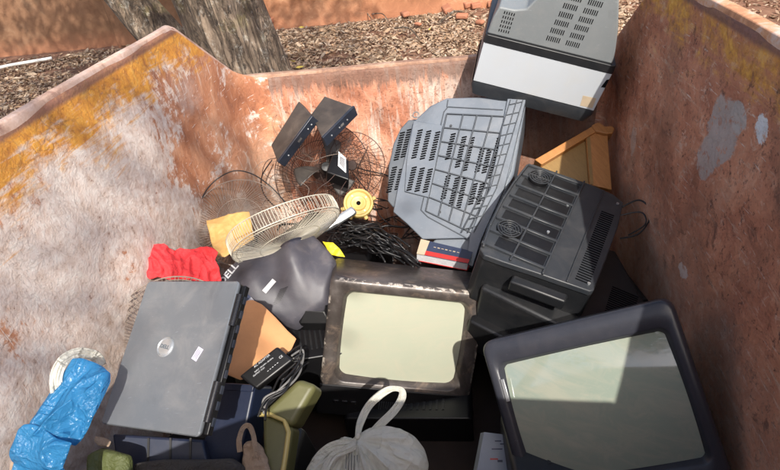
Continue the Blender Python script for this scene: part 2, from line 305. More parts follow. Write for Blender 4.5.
M['bark']=bark_mat()
M['pipe']=flat('white_pvc',(.68,.66,.62),.4,.1,8,.1)
# ---------------------------------------------------------------- mesh helper
class MB:
    def __init__(s): s.v=[]; s.f=[]; s.m=[]
    def add(s,vs,fs,mi=0):
        k=len(s.v); s.v+= [tuple(p) for p in vs]; s.f+=[tuple(i+k for i in f) for f in fs]
        s.m+= mi if isinstance(mi,list) else [mi]*len(fs); return s
    def box(s,c,d,mi=0,R=None):
        c=V(c); d=V(d)/2; vs=[]
        for sx in(-1,1):
            for sy in(-1,1):
                for sz in(-1,1):
                    p=V((sx*d.x,sy*d.y,sz*d.z)); vs.append(c+(R@p if R else p))
        return s.add(vs,[(0,1,3,2),(4,6,7,5),(0,4,5,1),(2,3,7,6),(0,2,6,4),(1,5,7,3)],mi)
    def hexa(s,top,off,mi=0):
        """box from a quad and an offset vector"""
        top=[V(p) for p in top]; off=V(off); vs=top+[p+off for p in top]
        return s.add(vs,[(0,1,2,3),(7,6,5,4)]+[(i,i+4,(i+1)%4+4,(i+1)%4) for i in range(4)],mi)
    def prism(s,poly,z0,z1,mi=0,scale1=1.0,c=None):
        n=len(poly); cx=sum(p[0] for p in poly)/n; cy=sum(p[1] for p in poly)/n
        a=[V((p[0],p[1],z0)) for p in poly]; b=[V((cx+(p[0]-cx)*scale1,cy+(p[1]-cy)*scale1,z1)) for p in poly]
        fs=[tuple(range(n)),tuple(range(2*n-1,n-1,-1))]+[(i,i+n,(i+1)%n+n,(i+1)%n) for i in range(n)]
        return s.add(a+b,fs,mi)
    def loft(s,secs,mi=0,cap0=True,cap1=True):
        n=len(secs[0]); vs=[p for sec in secs for p in sec]; fs=[]; ms=[]
        for k in range(len(secs)-1):
            for i in range(n):
                j=(i+1)%n; fs.append((k*n+i,k*n+j,(k+1)*n+j,(k+1)*n+i)); ms.append(mi[k] if isinstance(mi,list) else mi)
        if cap0: fs.append(tuple(range(n-1,-1,-1))); ms.append(mi[0] if isinstance(mi,list) else mi)
        if cap1: fs.append(tuple(range((len(secs)-1)*n,len(secs)*n))); ms.append(mi[-1] if isinstance(mi,list) else mi)
        return s.add(vs,fs,ms)
    def tube(s,path,r,n=6,mi=0,closed=False):
        path=[V(p) for p in path]; L=len(path); rr=r if callable(r) else (lambda t:r)
        up=V((.13,.31,.94)); secs=[]; prev=None
        for i,p in enumerate(path):
            a=path[(i-1)%L] if closed or i>0 else path[i]; b=path[(i+1)%L] if closed or i<L-1 else path[i]
            t=(b-a).normalized()
            if prev is None:
                x=t.cross(up)
                if x.length<1e-3: x=t.cross(V((1,0,0)))
            else: x=prev-t*prev.dot(t)
            x.normalize(); prev=x; y=t.cross(x); q=rr(i/max(1,L-1))
            secs.append([p+(x*math.cos(2*math.pi*k/n)+y*math.sin(2*math.pi*k/n))*q for k in range(n)])
        if closed: secs.append(secs[0]); return s.loft(secs,mi,False,False)
        return s.loft(secs,mi)
    def grid(s,nx,ny,fn,mi=0):
        vs=[fn(i/nx,j/ny) for j in range(ny+1) for i in range(nx+1)]
        return s.add(vs,[(j*(nx+1)+i,j*(nx+1)+i+1,(j+1)*(nx+1)+i+1,(j+1)*(nx+1)+i) for j in range(ny) for i in range(nx)],mi)
    def lathe(s,prof,n=40,mi=0):
        """profile of (r,z) turned about local z"""
        secs=[[V((r*math.cos(2*math.pi*k/n),r*math.sin(2*math.pi*k/n),z)) for k in range(n)] for r,z in prof]
        return s.loft(secs,mi)
    def build(s,name,mats,parent=None,bevel=0,seg=2,angle=35,smooth=True,solid=None,sub=0):
        me=bpy.data.meshes.new(name); me.from_pydata(s.v,[],s.f); me.validate()
        for k in (mats if isinstance(mats,(list,tuple)) else [mats]): me.materials.append(M[k])
        if len(me.polygons)==len(s.m): me.polygons.foreach_set('material_index',s.m)
        import bmesh
        bm=bmesh.new(); bm.from_mesh(me); bmesh.ops.recalc_face_normals(bm,faces=bm.faces) if not solid else None; bm.to_mesh(me); bm.free()
        if smooth: me.shade_smooth(); me.set_sharp_from_angle(angle=math.radians(angle))
        o=bpy.data.objects.new(name,me); COL.objects.link(o)
        if parent: o.parent=parent
        if solid:
            d=o.modifiers.new('s','SOLIDIFY'); d.thickness=abs(solid); d.offset=1 if solid>0 else -1
        if sub: d=o.modifiers.new('u','SUBSURF'); d.levels=sub; d.render_levels=sub
        if bevel:
            d=o.modifiers.new('b','BEVEL'); d.width=bevel; d.segments=seg; d.limit_method='ANGLE'; d.angle_limit=math.radians(40)
        return o
def tag(o,label=None,cat=None,group=None,kind=None):
    if label: o['label']=label
    if cat: o['category']=cat
    if group: o['group']=group
    if kind: o['kind']=kind
    return o
def thing(name,label,cat,loc=(0,0,0),R=None,group=None):
    o=bpy.data.objects.new(name,None); COL.objects.link(o); o.empty_display_size=.05
    mm=(R.to_4x4() if R else Matrix.Identity(4)); mm.translation=V(loc); o.matrix_world=mm
    return tag(o,label,cat,group)
def cols(x,y,z):
    m=Matrix.Identity(3)
    for i in range(3): m[i][0]=x[i]; m[i][1]=y[i]; m[i][2]=z[i]
    return m
class FR:
    """frame on a plane through P: local z is the normal (towards the viewer), x runs from pixel a to pixel b"""
    def __init__(s,P,n,a,b):
        s.P=P; s.n=V(n).normalized(); x=(onp(*b,P,s.n)-onp(*a,P,s.n)); x=(x-s.n*x.dot(s.n)).normalized()
        s.R=cols(x,s.n.cross(x),s.n); s.I=s.R.transposed()
    def l(s,u,v,z=0.0):
        q=s.I@(onp(u,v,s.P+s.n*z,s.n)-s.P); return q
    def L(s,pts,z=0.0): return [s.l(u,v,z) for u,v in pts]
def rrect(hw,hh,r,y,cx=0,cz=0,k=6):
    r=min(r,hw*.98,hh*.98); out=[]
    for (sx,sz,a0) in ((1,1,0),(-1,1,90),(-1,-1,180),(1,-1,270)):
        for i in range(k+1):
            a=math.radians(a0+90*i/k); out.append(V((cx+sx*(hw-r)+r*math.cos(a),y,cz+sz*(hh-r)+r*math.sin(a))))
    return out
def crt(t,hw,top,bot,sw,sh,r,mat_f,mat_c,screen,depth,secs,rec=.018,slope=.0,bulge=.014,scx=0,flare=.0,srad=.03):
    """front frame, screen and rear housing of a tube television; local x width, y away from the screen, z up"""
    hh=(top+bot)/2; cz=(top-bot)/2
    a=MB()
    S_=[rrect(hw-.006,hh-.006,r,depth,0,cz),rrect(hw,hh,r,depth-.006,0,cz),rrect(hw,hh,r,.008,0,cz),rrect(hw-.003,hh-.003,r,.002,0,cz),rrect(hw-.010,hh-.010,max(r-.008,.003),-.002,0,cz),
        rrect(sw+slope+.006,sh+slope+.006,srad+.01,-.001,scx),rrect(sw+slope+.001,sh+slope+.001,srad+.006,.003,scx),rrect(sw-.002,sh-.002,srad,rec+.01,scx)]
    a.loft(S_,[0,0,0,0,0,0,0],False,False); a.build('front_frame',mat_f,t,angle=50)
    g=MB()
    def fn(i,j):
        x=(i-.5)*2; z=(j-.5)*2
        return V((scx+x*(sw+.004)*(1-.025*z*z),rec-bulge*(1-.5*x*x-.5*z*z)*1.0+.004,z*(sh+.004)*(1-.025*x*x)))
    g.grid(28,22,fn); g.build('screen',screen,t,angle=180)
    if secs:
        h=MB(); h.loft([rrect(w,k,rr,y,cx,c) for (w,k,rr,y,cx,c) in secs]); h.build('rear_housing',mat_c,t,angle=40)
def slots(mb,c,ax,ay,n,L,w,pitch,th=.0012,mi=0):
    """n slots: long axis ax length L, stacked along ay"""
    c=V(c); ax=V(ax).normalized(); ay=V(ay).normalized(); nn=ax.cross(ay)
    for k in range(n):
        p=c+ay*((k-(n-1)/2)*pitch)
        mb.hexa([p-ax*L/2-ay*w/2+nn*th,p+ax*L/2-ay*w/2+nn*th,p+ax*L/2+ay*w/2+nn*th,p-ax*L/2+ay*w/2+nn*th],-nn*th*2,mi)
def text(parent,body,size,R,loc,mat,name='lettering',ext=.0006,bold=0,sx=1.0):
    cu=bpy.data.curves.new(name,'FONT'); cu.body=body; cu.size=size; cu.extrude=ext; cu.align_x='CENTER'; cu.align_y='CENTER'; cu.offset=bold
    o=bpy.data.objects.new('tmp',cu); me=bpy.data.meshes.new_from_object(o); bpy.data.objects.remove(o); bpy.data.curves.remove(cu)
    me.name=name; me.materials.clear(); me.materials.append(M[mat])
    mm=R.to_4x4()@Matrix.Diagonal((sx,1,1,1)); mm.translation=V(loc); me.transform(mm)
    q=bpy.data.objects.new(name,me); COL.objects.link(q); q.parent=parent; return q
def resample(poly,n,closed=True):
    P=[V(p) for p in poly]; L=len(P); seg=[(P[i],P[(i+1)%L]) for i in range(L if closed else L-1)]
    ln=[(b-a).length for a,b in seg]; T=sum(ln); out=[]
    for k in range(n):
        d=T*k/(n if closed else n-1); i=0
        while i<len(ln)-1 and d>ln[i]: d-=ln[i]; i+=1
        a,b=seg[i]; out.append(a.lerp(b,min(1,d/ln[i])))
    return out
def smooth_poly(P,it=1):
    for _ in range(it): P=[(P[i-1]+P[i]*2+P[(i+1)%len(P)])/4 for i in range(len(P))]
    return P
def patch(mb,poly,hfn,thick,n=80,rings=22,mi=0,sm=1,edge=.012,c=None):
    """soft sheet or cushion inside an outline in local xy"""
    P=smooth_poly(resample(poly,n),sm); C0=V(c) if c else sum(P,V())/len(P)
    vs=[];fs=[]
    for k in range(rings+1):
        s_=k/rings
        for p in P:
            q=C0.lerp(p,s_); d=(1-s_)*(p-C0).length; e=min(1,d/edge); q=V((q.x,q.y,hfn(q.x,q.y)-thick*.5*(1-math.sqrt(max(0,1-(1-e)**2))))); vs.append(q)
    for k in range(rings):
        for i in range(n):
            j=(i+1)%n; fs.append((k*n+i,k*n+j,(k+1)*n+j,(k+1)*n+i))
    off=len(vs)
    for k in range(rings+1):
        s_=k/rings
        for p in P:
            q=C0.lerp(p,s_); d=(1-s_)*(p-C0).length; e=min(1,d/edge); vs.append(V((q.x,q.y,hfn(q.x,q.y)-thick+thick*.5*(1-math.sqrt(max(0,1-(1-e)**2))))))
    for k in range(rings):
        for i in range(n):
            j=(i+1)%n; fs.append((off+k*n+j,off+k*n+i,off+(k+1)*n+i,off+(k+1)*n+j))
    mb.add(vs,fs,mi)
def spline(pts,n=12):
    P=[V(p) for p in pts]; out=[]
    for i in range(len(P)-1):
        a=P[max(0,i-1)];b=P[i];c=P[i+1];d=P[min(len(P)-1,i+2)]
        for k in range(n):
            t=k/n; out.append(.5*((2*b)+(c-a)*t+(2*a-5*b+4*c-d)*t*t+(3*b-a-3*c+d)*t**3))
    out.append(P[-1]); return out
I3=Matrix.Identity(3)
#BODY
# ================================================================ light, sky
EL,AZ=42.4,160.0
w=bpy.data.worlds.new('World'); S.world=w; w.use_nodes=True
sk=w.node_tree.nodes.new('ShaderNodeTexSky'); sk.sky_type='NISHITA'; sk.sun_disc=False
sk.sun_elevation=math.radians(EL); sk.sun_rotation=math.radians(AZ); sk.air_density=1.0; sk.dust_density=2.5; sk.ozone_density=.4
bg=w.node_tree.nodes['Background']; w.node_tree.links.new(sk.outputs[0],bg.inputs[0]); bg.inputs[1].default_value=.15
sd=bpy.data.lights.new('sun','SUN'); sd.energy=3.1; sd.angle=math.radians(.53); sd.color=(1,.95,.87)
so=bpy.data.objects.new('sun',sd); COL.objects.link(so)
L=V((math.sin(math.radians(AZ))*math.cos(math.radians(EL)),math.cos(math.radians(AZ))*math.cos(math.radians(EL)),math.sin(math.radians(EL))))
so.rotation_mode='QUATERNION'; so.rotation_quaternion=L.to_track_quat('Z','Y')
S.view_settings.view_transform='Standard'; S.view_settings.look='None'; S.view_settings.gamma=1; S.view_settings.exposure=.88
S.view_settings.use_curve_mapping=False
# ================================================================ ground
g=MB()
def gf(i,j):
    x=-16+32*i; y=-14+34*j
    return V((x,y,-.0+.05*nz(x*.35,y*.35,3)+.012*nz(x*2.1,y*2.1,8)-.03))
g.grid(180,190,gf); g.build('ground','ground',None,angle=180).hide_render=False
tag(bpy.data.objects['ground'],kind='structure')
g=MB()
for (x0,x1,y0,y1) in ((-150,-16,-150,150),(16,150,-150,150),(-16,16,20,150),(-16,16,-150,-14)): g.box(((x0+x1)/2,(y0+y1)/2,-.13),(x1-x0,y1-y0,.2))
tag(g.build('outer_ground','ground',None),kind='structure')
def gz(x,y): return .05*nz(x*.35,y*.35,3)+.012*nz(x*2.1,y*2.1,8)-.03
# ---- leaf litter
rnd=random.Random(3)
def leaf(mb,x,y,z,s,rot,tilt,curl,mi=0,tw=0):
    R=Matrix.Rotation(rot,3,'Z')@Matrix.Rotation(tilt,3,'X')@Matrix.Rotation(tw,3,'Y')
    w_=s*rnd.uniform(.30,.46); vs=[]
    for a,b in ((-1,0),(-.35,1),(.35,.8),(1,0),(.35,-.8),(-.35,-1),(0,0)):
        p=V((a*s*.5,b*w_*.5,curl*s*(abs(b)*.6+a*a*.5))); vs.append(V((x,y,z))+R@p)
    mb.add(vs,[(0,6,1),(1,6,2),(2,6,3),(3,6,4),(4,6,5),(5,6,0)],mi)
lit=MB()
def litter(n,x0,x1,y0,y1,smin,smax):
    for _ in range(n):
        x=rnd.uniform(x0,x1); y=rnd.uniform(y0,y1)
        if -1.2<x<.8 and y<2.7: continue
        if nz(x*1.3,y*1.3,5)<-.28 and rnd.random()<.75: continue
        leaf(lit,x,y,gz(x,y)+rnd.uniform(.002,.03),rnd.uniform(smin,smax),rnd.uniform(0,6.3),rnd.gauss(0,.5),rnd.uniform(-.3,.5),0,rnd.gauss(0,.4))
litter(33000,-3.6,2.0,4.0,8.3,.03,.085); litter(19000,-8.5,-3.4,3.6,8.2,.03,.085); litter(7000,1.6,6.5,3.0,8.0,.03,.085); litter(4500,.7,4.5,1.0,4,.03,.08)
litter(1500,-6,3,4.0,8.3,.09,.14); litter(6000,-5.5,-1.2,-1,4.0,.03,.085)
tag(lit.build('leaf_litter','litter',None,smooth=False),'carpet of dry brown fallen leaves on the soil behind the skip','leaves',kind='stuff')
for i,(u,v) in enumerate(((293,62),(300,68),(302,28),(322,10),(430,30))):
    q=MB(); p=pt(u,v,z=.04); 
    leaf(q,0,0,0,.10,rnd.uniform(0,6),.3,.25)
    o=q.build('fallen_leaf','leaf_yellow',None,smooth=False); o.location=p
    tag(o,'bright yellow fallen leaf lying on the dry leaf litter','leaf','yellow fallen leaves on the litter')
for (pth,r) in (([(150,1)],0),):
    pass
for i,(a,b,rr,lb) in enumerate((((350,5),(372,20),.012,'thin curved pale twig on the leaf litter right of the trunk'),((395,28),(420,40),.014,'short dark twig among the dry leaves'),((372,14),(390,24),.009,'small twig beside the curved pale one'),((440,22),(462,12),.02,'broken stick near the grey television'),((62,98),(92,88),.012,'thin twig on the leaf litter at far left'))):
    p=pt(*a,z=.05); q=pt(*b,z=.03); mid=(p+q)/2+V((.03,.05,.05)); k=MB(); k.tube([x-p for x in spline([p,mid,q],6)],lambda t:rr*(1-.5*t),6)
    o=k.build('twig','bark',None); o.location=p; tag(o,lb,'twig')
p=pt(-20,72,z=.03); q=pt(52,58,z=.03); k=MB(); k.tube([V(),(q-p)*.4+V((0,.02,.01)),q-p],.022,10); o=k.build('pipe','pipe',None); o.location=p
tag(o,'thin white plastic pipe lying on the leaf litter at far left','pipe')
# ---- boundary wall
bw=thing('boundary_wall','orange stained rendered wall with worn brick base behind the leaf litter','wall',(-1,8.45,0))
q=MB()
def wf(i,j):
    x=-15+30*i; z=-.15+3.0*j
    return V((x,.02*nz(x*.8,z*.8,1)+.01*nz(x*4,z*4,2),z))
q.grid(300,40,wf); q.box((0,.16,1.34),(30,.24,2.9)); q.build('render_face','render',bw,angle=60)
q=MB(); q.box((-3.95,-.09,1.3),(.42,.16,2.9)); q.build('pilaster','render',bw,bevel=.02)
q=MB()
for r in range(3):
    for k in range(34):
        x=-1.9+k*.24+(.12 if r%2 else 0)
        if nz(x*.9,r*1.5,4)<.02+.16*r: continue
        q.box((x+rnd.gauss(0,.02),-.02-rnd.uniform(0,.05),.03+r*.085),(.215*rnd.uniform(.55,1),.10,.068),0,Matrix.Rotation(rnd.gauss(0,.07),3,'Y')@Matrix.Rotation(rnd.gauss(0,.12),3,'Z'))
q.build('brick_course','brick',bw,bevel=.01)
for i,(u,v,s) in enumerate(((447,9,.2),(462,16,.16),(470,3,.22),(405,14,.17),(480,22,.12),(418,24,.10))):
    k=MB(); k.box((0,0,0),(s,s*.6,s*.4),0); o=k.build('brick','brick',None,bevel=.02); o.location=pt(u,v,z=.05); o.rotation_euler=(rnd.gauss(0,.2),rnd.gauss(0,.2),rnd.uniform(0,3))
    tag(o,['reddish brick lump against the wall base','small brick fragment before the wall','broken brick beside the grey television top','lone brick chunk at the wall foot left of the others','tiny brick fragment nearest the skip','small flat brick piece on the leaves'][i],'brick')
# ---- trees
def tree(loc,trunkpts,rad,label,seed,limbs=(),crown=0,cr=2.2,cz=5.5):
    t=thing('tree',label,'tree',loc)
    def lim(path,rf,name,n=40,amp=.16):
        P=spline(path,14); L_=len(P); secs=[]
        for i,p in enumerate(P):
            a=P[max(0,i-1)]; b=P[min(L_-1,i+1)]; d=(b-a).normalized(); x=d.cross(V((0,1,.01))).normalized(); y=d.cross(x); r=rf(i/(L_-1)); sec=[]
            for k in range(n):
                th=2*math.pi*k/n; c_,s_=math.cos(th),math.sin(th)
                rr=r*(1+amp*nz(c_*1.6+seed,s_*1.6,p.z*.55)+amp*.5*nz(c_*5+seed,s_*5,p.z*1.3)+amp*.22*nz(c_*13,s_*13+seed,p.z*4))
                sec.append(p+(x*c_+y*s_)*rr)
            secs.append(sec)
        m_=MB(); m_.loft(secs); m_.build(name,'bark',t,angle=180,sub=1)
    lim(trunkpts,rad,'trunk',64,.22)
    for path,r0 in limbs: lim(path,lambda u,r0=r0:r0*(1-.75*u),'limb',20,.12)
    if crown:
        c=MB(); rn=random.Random(seed); cl=[V((rn.gauss(0,cr*.6),rn.gauss(0,cr*.6),cz+rn.gauss(0,cr*.3))) for _ in range(26)]
        for k in range(crown):
            q=rn.choice(cl); p=q+V((rn.gauss(0,.42),rn.gauss(0,.42),rn.gauss(0,.30)))
            leaf(c,p.x,p.y,p.z,rn.uniform(.09,.17),rn.uniform(0,6.3),rn.gauss(0,.8),.2,0,rn.gauss(0,.6))
        c.build('crown','leaf_green',t,smooth=False)
    return t
# main trunk, its right edge standing right behind the left end of the back rim
B=pt(228,45,y=4.15)
def prad(u): return .285*(1-.06*u)+.07*math.exp(-u*9)
tree((B.x,4.15,0),[(.13,.05,-.2),(.10,.05,.4),(.02,0,1.0),(-.10,.0,1.8),(-.22,0,2.6),(-.40,.1,3.6),(-.55,.2,4.6)],prad,
  'thick grey barked tree trunk rising behind the left corner of the skip',11,
  limbs=(([(-.4,.1,3.2),(-1.4,.6,4.4),(-2.2,1.4,5.6)],.2),([(-.5,.1,3.9),(.4,.9,5.0),(1.2,1.9,5.9)],.19),([(-.55,.2,4.4),(-.7,-.2,5.4),(-.2,-.5,6.6)],.16)),crown=5200,cz=6.2)
B2=pt(136,12,y=4.75)
tree((B2.x,4.75,0),[(.46,.0,-.2),(.30,0,.5),(-.02,0,1.15),(-.40,.05,2.0),(-.75,.1,3.0),(-1.1,.2,4.2)],lambda u:.19*(1-.2*u)+.08*math.exp(-u*9),
  'slimmer sunlit leaning trunk to the left of the thick tree',23,limbs=(([(-1.0,.2,3.8),(-1.6,.3,4.8),(-2.4,.2,6.0)],.13),),crown=2600,cz=6.0,cr=1.8)
# unseen tree added at left: crown placed to dapple the ground and wall behind
t_=tree((-3.3,-1.9,0),[(0,0,-.1),(.05,0,1),(.15,.1,2.2),(.4,.4,3.6),(.9,1.0,5.0)],lambda u:.22*(1-.5*u)+.08*math.exp(-u*9),'unseen leafy tree added outside the left side of the skip for dappled shade',41,
  limbs=(([(.5,.5,3.9),(1.2,-.6,5.2),(2.1,-1.9,6.4)],.07),([(1.0,-.3,4.9),(2.6,-1.4,5.9),(4.5,-2.0,6.25)],.05),([(1.1,-.5,5.0),(1.9,-1.0,5.8),(2.6,-1.3,6.6)],.035),([(.4,.4,3.6),(1.4,1.6,4.8),(2.6,2.4,5.9)],.1),([(.7,.8,4.4),(.6,2.2,5.2),(.8,3.6,6.1)],.09),([(.3,.3,3.2),(-.8,1.2,4.4),(-1.6,2.4,5.4)],.09)),crown=0)
c_=MB(); rn_=random.Random(8); cl=[V((rn_.uniform(-2.8,4.0),rn_.uniform(.3,5.4),rn_.uniform(5.2,6.6))) for _ in range(58)]+[V((2.0+rn_.gauss(0,.45),-1.7+rn_.gauss(0,.4),6.2+rn_.gauss(0,.3))) for _ in range(16)]
for k in range(11500):
    q=rn_.choice(cl); p=q+V((rn_.gauss(0,.34),rn_.gauss(0,.34),rn_.gauss(0,.24))); leaf(c_,p.x,p.y,p.z,rn_.uniform(.09,.17),rn_.uniform(0,6.3),rn_.gauss(0,.8),.2,0,rn_.gauss(0,.6))
for (x_,y_) in ((.78,-3.65),(1.05,-4.2),(1.35,-3.5),(.4,-4.4)):  # leaf clusters added in the sun path to dapple the left wall
    for k in range(75): leaf(c_,3.3+x_+rn_.gauss(0,.30),1.9+y_+rn_.gauss(0,.30),6.2+rn_.gauss(0,.15),rn_.uniform(.08,.14),rn_.uniform(0,6.3),rn_.gauss(0,.7),.2,0,rn_.gauss(0,.6))
c_.build('crown','leaf_green',t_,smooth=False)
# a tree behind the camera: it shows only as a reflection in the right-hand screen
tree((-3.0,-5.4,0),[(0,0,-.1),(.05,0,1),(.0,.1,2),(-.1,0,3.2)],lambda u:.2*(1-.4*u)+.08*math.exp(-u*9),'leafy tree standing beyond the near end of the skip',31,
  limbs=(([(-.05,0,2.2),(.8,.3,3.2),(1.7,.5,4.2)],.1),([(-.1,0,2.8),(-1,.4,3.8),(-1.6,.2,4.8)],.1),([(-.1,0,3.1),(.1,-.6,4.2),(.3,-.6,5.2)],.09)),crown=4200,cz=4.6,cr=1.7)
# ================================================================ skip
XL,XR,Y0,Y1,Y2,ZS,ZB=-1.018,.626,.17,2.0,2.52,1.37,1.01
sk_=thing('waste_skip','large open rusty steel skip full of discarded televisions and electronics','skip',(0,0,0))
def znear(x):  # unseen near rim: height and left dip shaped for the shadow it casts
    k=max(0,min(1,(-.10-x)/.9)); return ZS-.30*k*k*(3-2*k)
def side(xw,out,mat,label):
    q=MB()
    def fn(i,j):
        yt=Y0+(Y2-Y0)*i; zt=ZS if yt<Y1 else ZS+(ZB-ZS)*(yt-Y1)/(Y2-Y1)
        if out<0 and yt<.70: zt=ZS-.30*(.70-yt)/.53  # unseen near corner cut down to let sun reach the laptop side
        yb=.26+(2.36-.26)*i
        y=yb+(yt-yb)*j; z=.08+(zt-.08)*j
        e=min(1,j*6,(1-j)*9)*min(1,i*8,(1-i)*8)
        ye=.08*0+(2.36+(Y2-2.36)*j); rr=.16 if out<0 else .05; k_=max(0,(y-(ye-rr))/rr); k_=min(1,k_)
        fil=rr*(1-math.sqrt(max(0,1-k_*k_)))
        d=-out*fil*.9+(.020*nz(y*1.7,z*1.7,out*3.)+.010*nz(y*5,z*5,out*2.+9))*e
        return V((xw-out*.05*(1-j)+d,y,z))
    q.grid(150,90,fn); o=q.build('side_wall',mat,sk_,angle=180,solid=.006*out*(1)); tag(o,label)
side(XL,-1,'wall_l','sunlit side wall with whitish scrapes and an orange band'); side(XR,1,'wall_r','shaded dark red-brown side wall')
for yy,yb,zz,mt,nm,sg in ((Y2,2.36,ZB,'wall_b','end_wall',1),(Y0,.26,ZS,'wall_b','end_wall',-1)):
    q=MB()
    def fn(i,j):
        x=XL+(XR-XL)*i; e=min(1,j*6,(1-j)*9)*min(1,i*8,(1-i)*8)
        zz_=zz if sg>0 else znear(x)
        return V((x,yb+(yy-yb)*j+(.018*nz(x*1.7,j*2,5)+.008*nz(x*5,j*6,2))*e,.08+(zz_-.08)*j))
    q.grid(110,60,fn); q.build(nm,mt,sk_,angle=180,solid=.006)
q=MB(); q.box(((XL+XR)/2,1.31,.06),(XR-XL-.06,2.12,.04)); q.build('floor_plate','skipfloor',sk_)
def rim(path,wid,out,mat,ht=.05):
    """steel channel along the top edge: path points are the inner top edge"""
    q=MB(); P=resample(path,60,False); o=V(out); rn=random.Random(5); secs=[]
    for i,p in enumerate(P):
        d=V((0,0,.004*nz(p.x*3,p.y*3,1))); a=p+d+o*.004*nz(p.y*4,p.x*4,7)
        secs.append([a+V((0,0,.0)),a+V((0,0,.012))+o*.004,a+V((0,0,.014))+o*wid*.5,a+V((0,0,.012))+o*(wid-.004),a+o*wid,a+o*wid-V((0,0,ht)),a+o*.004-V((0,0,ht))+o*.003])
    q.loft(secs); q.build('rim',mat,sk_,angle=50,bevel=.002)
rim([(XL,Y0,ZS-.30),(XL,.70,ZS),(XL,Y1,ZS),(XL,Y2,ZB)],.032,(-1,0,0),'rim'); rim([(XR,Y0,ZS),(XR,Y1,ZS),(XR,Y2,ZB)],.04,(1,0,0),'rim_r')
rim([(XL-.05,Y2,ZB),(XR+.05,Y2,ZB)],.045,(0,1,0),'rim_b'); rim([(XL+(XR-XL)*k/12,Y0,znear(XL+(XR-XL)*k/12)) for k in range(13)],.05,(0,-1,0),'rim_b')
# lifting lugs and ribs outside
for xw,o_ in ((XL,-1),(XR,1)):
    for y in (.6,1.15,1.7):
        q=MB(); q.box((xw+o_*.045,y,.66),(.05,.06,1.2)); q.build('stiffener','rim_b',sk_,bevel=.006)
# ================================================================ television with the lit pale screen (centre)
Rm=cols((.965,.092,-.244),(-.170,.932,-.319),(.198,.349,.916))
t=thing('crt_television','silver brown tube television with a pale dusty screen in the middle of the pile','television',(-.244,1.378,.418),Rm,'discarded tube televisions')
crt(t,.261,.203,.285,.2,.15,.018,'silver','silver','screen_m',.235,[],rec=.03,slope=.012,bulge=.018,srad=.03)
q=MB(); q.loft([rrect(.256,.238,.02,.234,0,-.041),rrect(.25,.232,.02,.27,0,-.041),rrect(.19,.18,.03,.40,0,-.04),rrect(.12,.12,.03,.47,0,-.03)]); q.build('rear_housing','black',t)
q=MB(); q.hexa([(-.262,-.004,-.178),(.262,-.004,-.178),(.262,-.004,-.290),(-.262,-.004,-.290)],(0,.02,0)); q.build('control_panel','black',t,bevel=.003)
q=MB(); 
for k in range(34): q.box((-.05+k*.0078,-.006,-.245),(.0032,.006,.042))
q.build('speaker_grille','dark_grey',t)
q=MB()
for k in range(3): q.box((-.20+k*.03,-.007,-.235),(.02,.006,.008))
q.build('button','black_gl',t,bevel=.001)
# ================================================================ big television at the lower right
Rr=cols((.924,-.094,.371),(.309,.754,-.579),(-.225,.650,.726))
t=thing('crt_television','large navy grey tube television leaning back at lower right, green grey screen reflecting trees','television',(.291,.976,.565),Rr,'discarded tube televisions')
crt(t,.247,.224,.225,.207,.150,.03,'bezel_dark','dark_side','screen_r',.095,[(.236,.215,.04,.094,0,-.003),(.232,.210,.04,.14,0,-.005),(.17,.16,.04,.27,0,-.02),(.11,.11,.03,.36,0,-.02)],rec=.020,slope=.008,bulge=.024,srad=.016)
q=MB(); q.box((-.213,-.004,.088),(.010,.004,.060)); q.build('bezel_strip','silver_met',t,bevel=.001)
# ================================================================ television hanging over the far rim, white top panel
s_=.87
Rt=cols((.949,-.081,-.305),(.286,-.187,.94),(-.133,-.979,-.154))
t=thing('crt_television','grey tube television with a white panel tipped face down over the far corner','television',(.259,2.107,.976),Rt,'discarded tube televisions')
# local: x width, y towards the back of the set, z = out of its top (towards the viewer)
q=MB()
def band(y,w,zt,zb,r): # section in xz, top at zt
    return rrect(w,(zt-zb)/2,r,y,0,(zt+zb)/2)
q.loft([band(.0,.234,-.001,-.36,.012),band(.156,.236,-.001,-.36,.012)],0,True,True); q.build('cabinet','grey_body',t,bevel=.002)
q=MB(); q.hexa([(-.233,.001,.0),(.233,.001,0),(.235,.154,0),(-.235,.154,0)],(0,0,.002)); q.build('top_panel','white_panel',t,bevel=.0008)
q=MB(); q.loft([rrect(.238,.182,.016,-.001,0,-.181),rrect(.240,.184,.018,-.02,0,-.182),rrect(.228,.176,.022,-.060,0,-.186),rrect(.200,.140,.02,-.066,0,-.187),rrect(.195,.135,.02,-.046,0,-.187)],0,False,False); q.build('front_frame','dark_grey',t)
q=MB(); q.loft([rrect(.199,.139,.02,-.047,0,-.187),rrect(.15,.1,.02,-.056,0,-.187)],0,True,True); q.build('screen','screen_r',t)
q=MB(); q.loft([band(.155,.240,.004,-.365,.012),band(.186,.238,.003,-.362,.012)]); q.build('collar','dark_side',t,bevel=.002)
